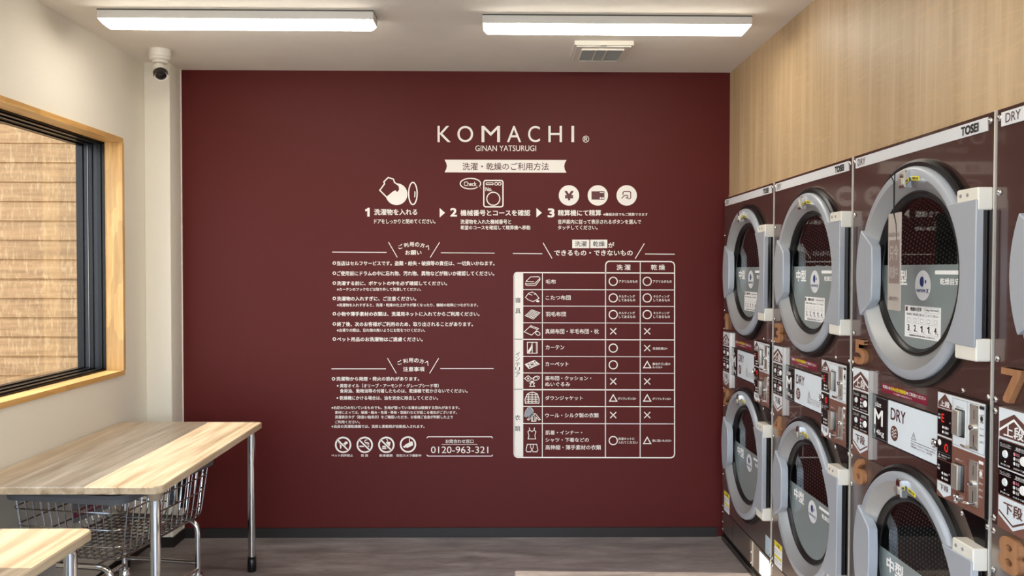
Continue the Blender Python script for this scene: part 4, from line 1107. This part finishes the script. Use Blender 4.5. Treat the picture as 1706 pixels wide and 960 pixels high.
def f_note(u0, u1, v0, v1, base, kind):
    m = MB(fr_front); m.prism([(u0, v0), (u1, v0), (u1, v1), (u0, v1)], base, base + 0.0008, 'white_ink' if kind == 'y' else 'label_blue'); n = base + 0.0012
    w, h = u1-u0, v1-v0
    if kind == 'y':
        m.poly([(u0, v1-h*0.22), (u1, v1-h*0.22), (u1, v1), (u0, v1)], n, 'sticker_yellow'); m.text('注 意', u0+w*0.3, u1-w*0.3, v1-h*0.17, v1-h*0.05, n+0.0004, 'black_ink', 0.02)
        m.poly([(u0+w*0.06, v0+h*0.34), (u1-w*0.06, v0+h*0.34), (u1-w*0.06, v0+h*0.46), (u0+w*0.06, v0+h*0.46)], n, 'sticker_yellow')
        rows_ = (0.66, 0.56, 0.24, 0.14)
    else: rows_ = (0.84, 0.70, 0.56, 0.42, 0.28, 0.14)
    for k, r_ in enumerate(rows_):
        s = ('感電のおそれあり', '内部に触れないこと', '高温部に注意', 'お手入れは電源を切って', '点検口', '銘板')[k]
        m.text(s, u0+w*0.08, u0+w*(0.92 if k % 2 == 0 else 0.7), v0+h*(r_-0.035), v0+h*(r_+0.035), n, 'grey_ink', 0.0)
    return m
def f_digit(d, u0, u1, v0, v1):
    m = MB(fr_front); m.solid_text(d, u0, u1, v0, v1, 0.0005, 0.016, 'digit_wood', 0.0 if d in '14' else 0.025); return m

SCREWS = [(0.012, 2.002), (0.848, 2.002), (0.016, 1.805), (0.018, 1.365), (0.012, 1.256), (0.735, 1.256), (0.856, 1.256), (0.012, 1.225), (0.013, 0.940), (0.012, 0.905), (0.738, 0.906), (0.860, 0.906), (0.014, 0.800), (0.014, 0.395), (0.012, 0.205), (0.014, 0.168), (0.862, 0.208), (0.862, 0.172), (0.560, 0.120), (0.014, 0.110), (0.560, 0.064), (0.014, 0.066)]

def dryer(i, label):
    t = thing('dryer', label, 'dryer', (XM, Y_FIRST - PITCH_M*i, 0), 0, 'stacked dryers along the right wall')
    S = lambda key, name, fn, parent=t, label=None: shared(key, name, fn, parent, label)
    cab = S('cab', 'cabinet', f_cabinet); S('mid', 'middle_panel', f_middle, cab); S('seam', 'panel_seam', f_seam, cab); S('edge', 'edge_trim', f_edge, cab, 'bright steel edge trim')
    S('plinth', 'plinth', f_plinth); sv = S('serv', 'service_panel', f_service)
    S('fascia', 'name_strip', f_fascia, t, 'pale grey name strip')
    for cz, lo in ((ZU, 0), (ZL_, 1)):
        dr = S('drum', 'drum', f_drum, t, 'perforated steel drum'); dr.location = (0, -CU, cz)
        d = S('door', 'door', f_door, t, 'round grey door with a glass porthole'); d.location = (0, -CU, cz)
        S('gasket', 'outer_gasket', f_gasket, d, 'black rubber ring'); S('inner', 'glass_gasket', f_inner, d, 'black rubber ring'); S('glass', 'glass', f_glass, d)
        S('film', 'film', f_film, d, 'grey film over the lower glass'); S('fsize', 'size_lettering', f_film_size, d, 'white lettering'); S('fbar', 'white_bar', f_film_bar, d); S('fwords', 'guide_lettering', f_film_words, d, 'white lettering'); S('logo', 'round_sticker', f_logo, d, 'round white sticker with a blue mark')
        if not lo: S('guide', 'guide_sticker', f_guide, d, 'white drying time chart')
        S('grip', 'handle', f_grip, d); S('hplate', 'hinge_plate', f_hinge_plate, d); S('hcore', 'hinge_recess', f_hinge_core, d)
        S('latch', 'latch', f_latch, d, 'chrome latch'); S('warn', 'warning_sticker', f_warn, d, 'small yellow sticker')
        for dz in (0.203, -0.205):
            h = S('hinge', 'hinge', f_hinge, t, 'ivory hinge block'); h.location = (0, -CU, cz + dz)
    S('wedge', 'hinge_cover', f_wedge, t, 'glossy black cover')
    lp = S('left', 'course_panel', f_left); S('dial1', 'selector', lambda: f_dial(1.091), lp); S('dial2', 'selector', lambda: f_dial(1.018), lp)
    S('size', 'size_plate', f_size, t, 'black size plate with white letters'); dp = S('dry', 'dry_plate', f_dry, t, 'pale blue plate with maroon letters'); S('lockd', 'lock', lambda: f_lock(0.597, 1.077, 0.003), dp, 'chrome lock')
    S('redst', 'payment_sticker', f_red, t, 'dark red sticker')
    cp = S('coin', 'coin_panel', f_coin)
    S('d1', 'display', lambda: f_display(1.114, 1.189, 'E'), cp); S('d2', 'display', lambda: f_display(1.042, 1.106, '0'), cp); S('d3', 'display', lambda: f_display(0.978, 1.039, ''), cp)
    for z in (1.168, 1.013):
        S('slot%g' % z, 'card_slot', lambda: f_slot(z), cp, 'silver flap in a black slot'); S('mech%g' % z, 'coin_mechanism', lambda: f_mech(z), cp, 'steel coin plate with a lever')
    S('lockc', 'lock', lambda: f_lock(0.740, 0.950, 0.0145), cp, 'chrome lock')
    S('y1', 'caution_sticker', lambda: f_note(0.043, 0.148, 0.190, 0.305, 0.0, 'y'), t, 'yellow and white sticker')
    S('w1', 'notice_sticker', lambda: f_note(0.787, 0.858, 0.196, 0.287, 0.0, 'w'), t, 'pale blue sticker'); S('w2', 'notice_sticker', lambda: f_note(0.690, 0.862, 0.060, 0.170, -0.002, 'w'), sv, 'pale blue sticker')
    a, b = str(2*i + 1), str(2*i + 2)
    w1 = 0.045 if a == '1' else 0.084
    f_digit(a, 0.058 - (0.0 if a != '1' else -0.012), 0.058 + w1, 1.258, 1.348).build('number', t, None, 'brown wooden numeral ' + a)
    f_digit(b, 0.058, 0.142, 0.822, 0.915).build('number', t, None, 'brown wooden numeral ' + b)
    for u, v in SCREWS:
        s = S('screw', 'screw', f_screw); s.location = (0, -u, v)
    return t
dryer(0, 'brown stacked dryer with wooden numbers 1 and 2, against the red wall')
dryer(1, 'brown stacked dryer with wooden numbers 3 and 4')
dryer(2, 'brown stacked dryer with wooden numbers 5 and 6, a tag hanging on its upper door')
dryer(3, 'brown stacked dryer with wooden numbers 7 and 8, cut by the picture edge')

# tag hanging from the latch of the upper door of the third dryer
yd = Y_FIRST - PITCH_M*2
t = thing('hanging_tag', 'translucent notice tag on a black cord, hung from the upper door latch of dryer 5', 'tag', (XM - 0.074, yd - 0.478, 1.905))
ang = radians(6)
def fr_tag(u, v, n): return (-n*cos(ang) - u*sin(ang), -u*cos(ang) + n*sin(ang), v)
m = MB(lambda u, v, n: (-n, -u, v)); 
m.tube([(-0.020, 0.0, 0.010), (-0.008, -0.026, 0.003), (-0.006, -0.13, 0.003)], 0.0016, 'string_black', 6); m.tube([(0.012, 0.0, 0.010), (-0.003, -0.026, 0.003), (-0.004, -0.13, 0.003)], 0.0016, 'string_black', 6)
m.tube([(-0.005, -0.128, 0.003), (0.012, -0.16, 0.004), (0.016, -0.21, 0.003), (0.010, -0.245, 0.002)], 0.0016, 'string_black', 6)
m.build('cord', t)
m = MB(fr_tag); cu0, cu1, cv0, cv1 = -0.055, 0.050, -0.432, -0.125
m.prism(rrect(cu0, cu1, cv0, cv1, 0.004, 3), 0.0, 0.002, 'card_film'); m.build('card', t)
m = MB(fr_tag)
for n in (-0.0006, 0.0026):
    m.poly([(cu0+0.010, cv0+0.085), (cu1-0.010, cv0+0.085), (cu1-0.010, cv1-0.085), (cu0+0.010, cv1-0.085)], n, 'card_brown')
    n2 = n + (0.0005 if n > 0 else -0.0005)
    m.text('只今', cu0+0.016, cu1-0.016, cv1-0.150, cv1-0.100, n2, 'card_film', 0.02); m.text('乾燥中', cu0+0.016, cu1-0.016, cv0+0.100, cv0+0.140, n2, 'card_film', 0.02)
    m.text('申し訳ございません', cu0+0.012, cu1-0.012, cv1-0.075, cv1-0.060, n2, 'card_brown', 0.02); m.text('お待ちください', cu0+0.014, cu1-0.014, cv0+0.030, cv0+0.045, n2, 'card_brown', 0.02)
m.build('printing', t)

# ------------------------------------------------------------------ folding tables by the window
TZ = 0.785
def table(y0, y1, label, apron=False):
    x0, x1 = -2.028, -1.272; cx, cy = (x0+x1)/2, (y0+y1)/2; hx, hy = (x1-x0)/2, (y1-y0)/2
    t = thing('work_table', label, 'table', (cx, cy, 0), 0, 'oak-topped tables under the window')
    m = MB(); m.prism(rrect(-hx, hx, -hy, hy, 0.035, 6), TZ - 0.028, TZ, 'table_oak', 0.004); m.build('tabletop', t)
    m = MB()
    for sx in (-1, 1): m.box(sx*(hx-0.10)-0.012, sx*(hx-0.10)+0.012, -hy+0.09, hy-0.09, TZ-0.043, TZ-0.0285, 'table_apron')
    for sy in (-1, 1): m.box(-hx+0.09, hx-0.09, sy*(hy-0.10)-0.012, sy*(hy-0.10)+0.012, TZ-0.044, TZ-0.0285, 'table_apron')
    m.build('underframe', t)
    for sx in (-1, 1):
        for sy in (-1, 1):
            px, py = sx*(hx-0.046), sy*(hy-0.062)
            m = MB(); m.tube(bend([(px - sx*0.05, py - sy*0.03, TZ-0.040), (px, py, TZ-0.036), (px, py, 0.06)], 0.022, 6), 0.0195, 'chrome', 20); lg = m.build('leg', t)
            m = MB(); m.lathe([(0.0001, 0.0), (0.020, 0.0), (0.0225, 0.004), (0.0225, 0.062), (0.0205, 0.066), (0.0205, 0.072), (0.022, 0.074), (0.022, 0.080), (0.0196, 0.081)], px, py, 'rubber', 20); m.build('foot', lg, None, 'black rubber foot')
            m = MB(); m.prism([(px - sx*0.055 if sx > 0 else px - 0.026, py - 0.02), (px + 0.026 if sx > 0 else px + 0.055, py - 0.02), (px + 0.016*sx + 0.008, py - 0.006), (px - 0.018, py - 0.006)], 0, 0.001, 'tan_plastic') if False else None
            b = MB(); q = [(0.034, TZ-0.029), (0.033, TZ-0.036), (0.024, TZ-0.058), (0.0205, TZ-0.066), (0.0198, TZ-0.066)]
            if sy < 0: b.lathe([(r, z) for r, z in q], px, py, 'tan_plastic', 24); b.build('corner_bracket', t, None, 'tan corner bracket')
    if apron:
        m = MB(); m.box(hx-0.060, hx-0.048, -hy+0.1, hy-0.14, TZ-0.26, TZ-0.0285, 'table_apron'); m.build('side_panel', t, None, 'grey side panel')
    return t
table(3.030, 4.342, 'oak-topped table with chrome legs nearest the red wall, sunlit along its right edge')
table(1.240, 2.545, 'oak-topped table nearer the viewer, only its sunlit far corner showing', True)

# ------------------------------------------------------------------ wire laundry cart under the far table
t = thing('laundry_cart', 'chrome wire laundry cart with a grey rim, parked under the far table', 'cart', (-1.632, 3.463, 0), radians(-10))
HU, HW = 0.245, 0.335
def ringp(z):
    k = (0.70 - z)/0.235; hu, hw = HU - 0.030*k, HW - 0.035*k; r = 0.05
    return [(x, y, z) for x, y in rrect(-hu, hu, -hw, hw, r, 5)]
m = MB()
for z in (0.662, 0.592, 0.522): m.tube(ringp(z), 0.0034, 'wire_chrome', 6, True)
ZB = 0.462
m.tube([(x, y, ZB + 0.004) for x, y in rrect(-HU+0.05, HU-0.05, -HW+0.06, HW-0.06, 0.04, 4)], 0.0034, 'wire_chrome', 6, True)
def side(z, h): return h - (0.030 if h == HU else 0.035)*(0.70 - z)/0.235
for i in range(13):
    x = -HU + 0.045 + (2*HU - 0.09)*i/12
    path = bend([(x, -side(0.70, HW), 0.70), (x*0.96, -side(ZB, HW) + 0.002, ZB), (x*0.96, side(ZB, HW) - 0.002, ZB), (x, side(0.70, HW), 0.70)], 0.035, 4)
    m.tube(path, 0.0027, 'wire_chrome', 6)
for i in range(15):
    y = -HW + 0.045 + (2*HW - 0.09)*i/14
    path = bend([(-side(0.70, HU), y, 0.70), (-side(ZB, HU) + 0.002, y*0.96, ZB + 0.005), (side(ZB, HU) - 0.002, y*0.96, ZB + 0.005), (side(0.70, HU), y, 0.70)], 0.035, 4)
    m.tube(path, 0.0027, 'wire_chrome', 6)
bk = m.build('wire_basket', t)
# grey plastic rim
outer = rrect(-HU-0.016, HU+0.016, -HW-0.016, HW+0.016, 0.06, 6); inner = rrect(-HU+0.014, HU-0.014, -HW+0.014, HW-0.014, 0.035, 6)
k = len(outer); m = MB()
def low(i):
    p = outer[i]; return 0.700 + 0.006*cos(p[0]/(HU+0.016)*pi*1.5)*cos(p[1]/(HW+0.016)*pi*1.5)
vs = [(p[0], p[1], low(i)) for i, p in enumerate(outer)] + [(p[0]*1.01, p[1]*1.01, 0.722) for p in outer] + [(p[0]*0.99, p[1]*0.99, 0.734) for p in outer] + [(p[0], p[1], 0.732) for p in inner] + [(p[0], p[1], low(i)) for i, p in enumerate(inner)]
m.add(vs, [(j*k+i, j*k+(i+1) % k, (j+1)*k+(i+1) % k, (j+1)*k+i) for j in range(4) for i in range(k)] + [(4*k+i, 4*k+(i+1) % k, (i+1) % k, i) for i in range(k)], 'grey_plastic', True)
m.build('rim', t, None, 'grey plastic rim')
# chrome tube frame
LX, LY = 0.185, 0.305
for sy, nm in ((-1, 0), (1, 1)):
    m = MB(); m.tube(bend([(-LX, sy*LY, 0.185), (-LX, sy*LY, 0.442), (LX, sy*LY, 0.442), (LX, sy*LY, 0.185)], 0.06, 6), 0.0125, 'chrome', 14); m.build('leg_frame', t)
m = MB()
for sx in (-1, 1): m.tube([(sx*LX, -LY, 0.215), (sx*LX, LY, 0.215)], 0.010, 'chrome', 12)
for sy in (-1, 1): m.tube([(-LX, sy*LY, 0.245), (LX, sy*LY, 0.245)], 0.010, 'chrome', 12)
for sx in (-1, 1): m.tube([(sx*0.12, -LY, 0.449), (sx*0.12, LY, 0.449)], 0.005, 'chrome', 10)
m.build('rail', t)
for sx in (-1, 1):
    for sy in (-1, 1):
        m = MB(); x, y = sx*LX, sy*LY
        m.lathe([(0.0001, 0.196), (0.020, 0.194), (0.026, 0.182), (0.026, 0.160), (0.022, 0.158), (0.0001, 0.158)], x, y, 'chrome', 20)
        for d in (-0.019, 0.019):
            m.prism([(x - 0.005, 0.050), (x + 0.035, 0.050), (x + 0.025, 0.158), (x - 0.018, 0.158)], 0, 0.002, 'chrome') if False else m.box(x - 0.014, x + 0.022, y + d - 0.0015, y + d + 0.0015, 0.045, 0.158, 'chrome')
        m.box(x - 0.016, x + 0.024, y - 0.021, y + 0.021, 0.150, 0.158, 'chrome')
        cs = m.build('caster', t)
        w_ = MB(lambda u, v, n: (u, n, v)); w_.lathe([(0.0001, 0.012), (0.030, 0.012), (0.046, 0.013), (0.050, 0.008), (0.050, -0.008), (0.046, -0.013), (0.030, -0.012), (0.0001, -0.012)], x + 0.004, 0.050, 'rubber', 28)
        me = w_.mesh('wheel')
        for v in me.vertices: v.co.y += y
        obj('wheel', me, cs, None, 'black rubber wheel')
# name plate inside the basket, grips at the far end
m = MB(lambda u, v, n: (-0.205 + n, u, v)); m.prism(rrect(-0.02, 0.22, 0.505, 0.640, 0.012, 4), 0.0, 0.004, 'plate_grey', 0.001)
for v0 in (0.528, 0.590):
    m.poly([(-0.015, v0), (0.215, v0), (0.215, v0+0.030), (-0.015, v0+0.030)], 0.0046, 'sticker_red'); m.text('ご使用後は元の場所へ', 0.20, 0.0, v0+0.007, v0+0.023, 0.0052, 'vinyl_white', 0.0)
m.build('label_plate', t, None, 'grey plate with dark red lettered bands')
m = MB(); m.box(0.02, 0.055, HW - 0.012, HW + 0.004, 0.50, 0.66, 'grey_plastic'); m.box(0.075, 0.105, HW - 0.012, HW + 0.004, 0.49, 0.66, 'rubber'); m.build('grip', t, None, 'dark rubber grip')
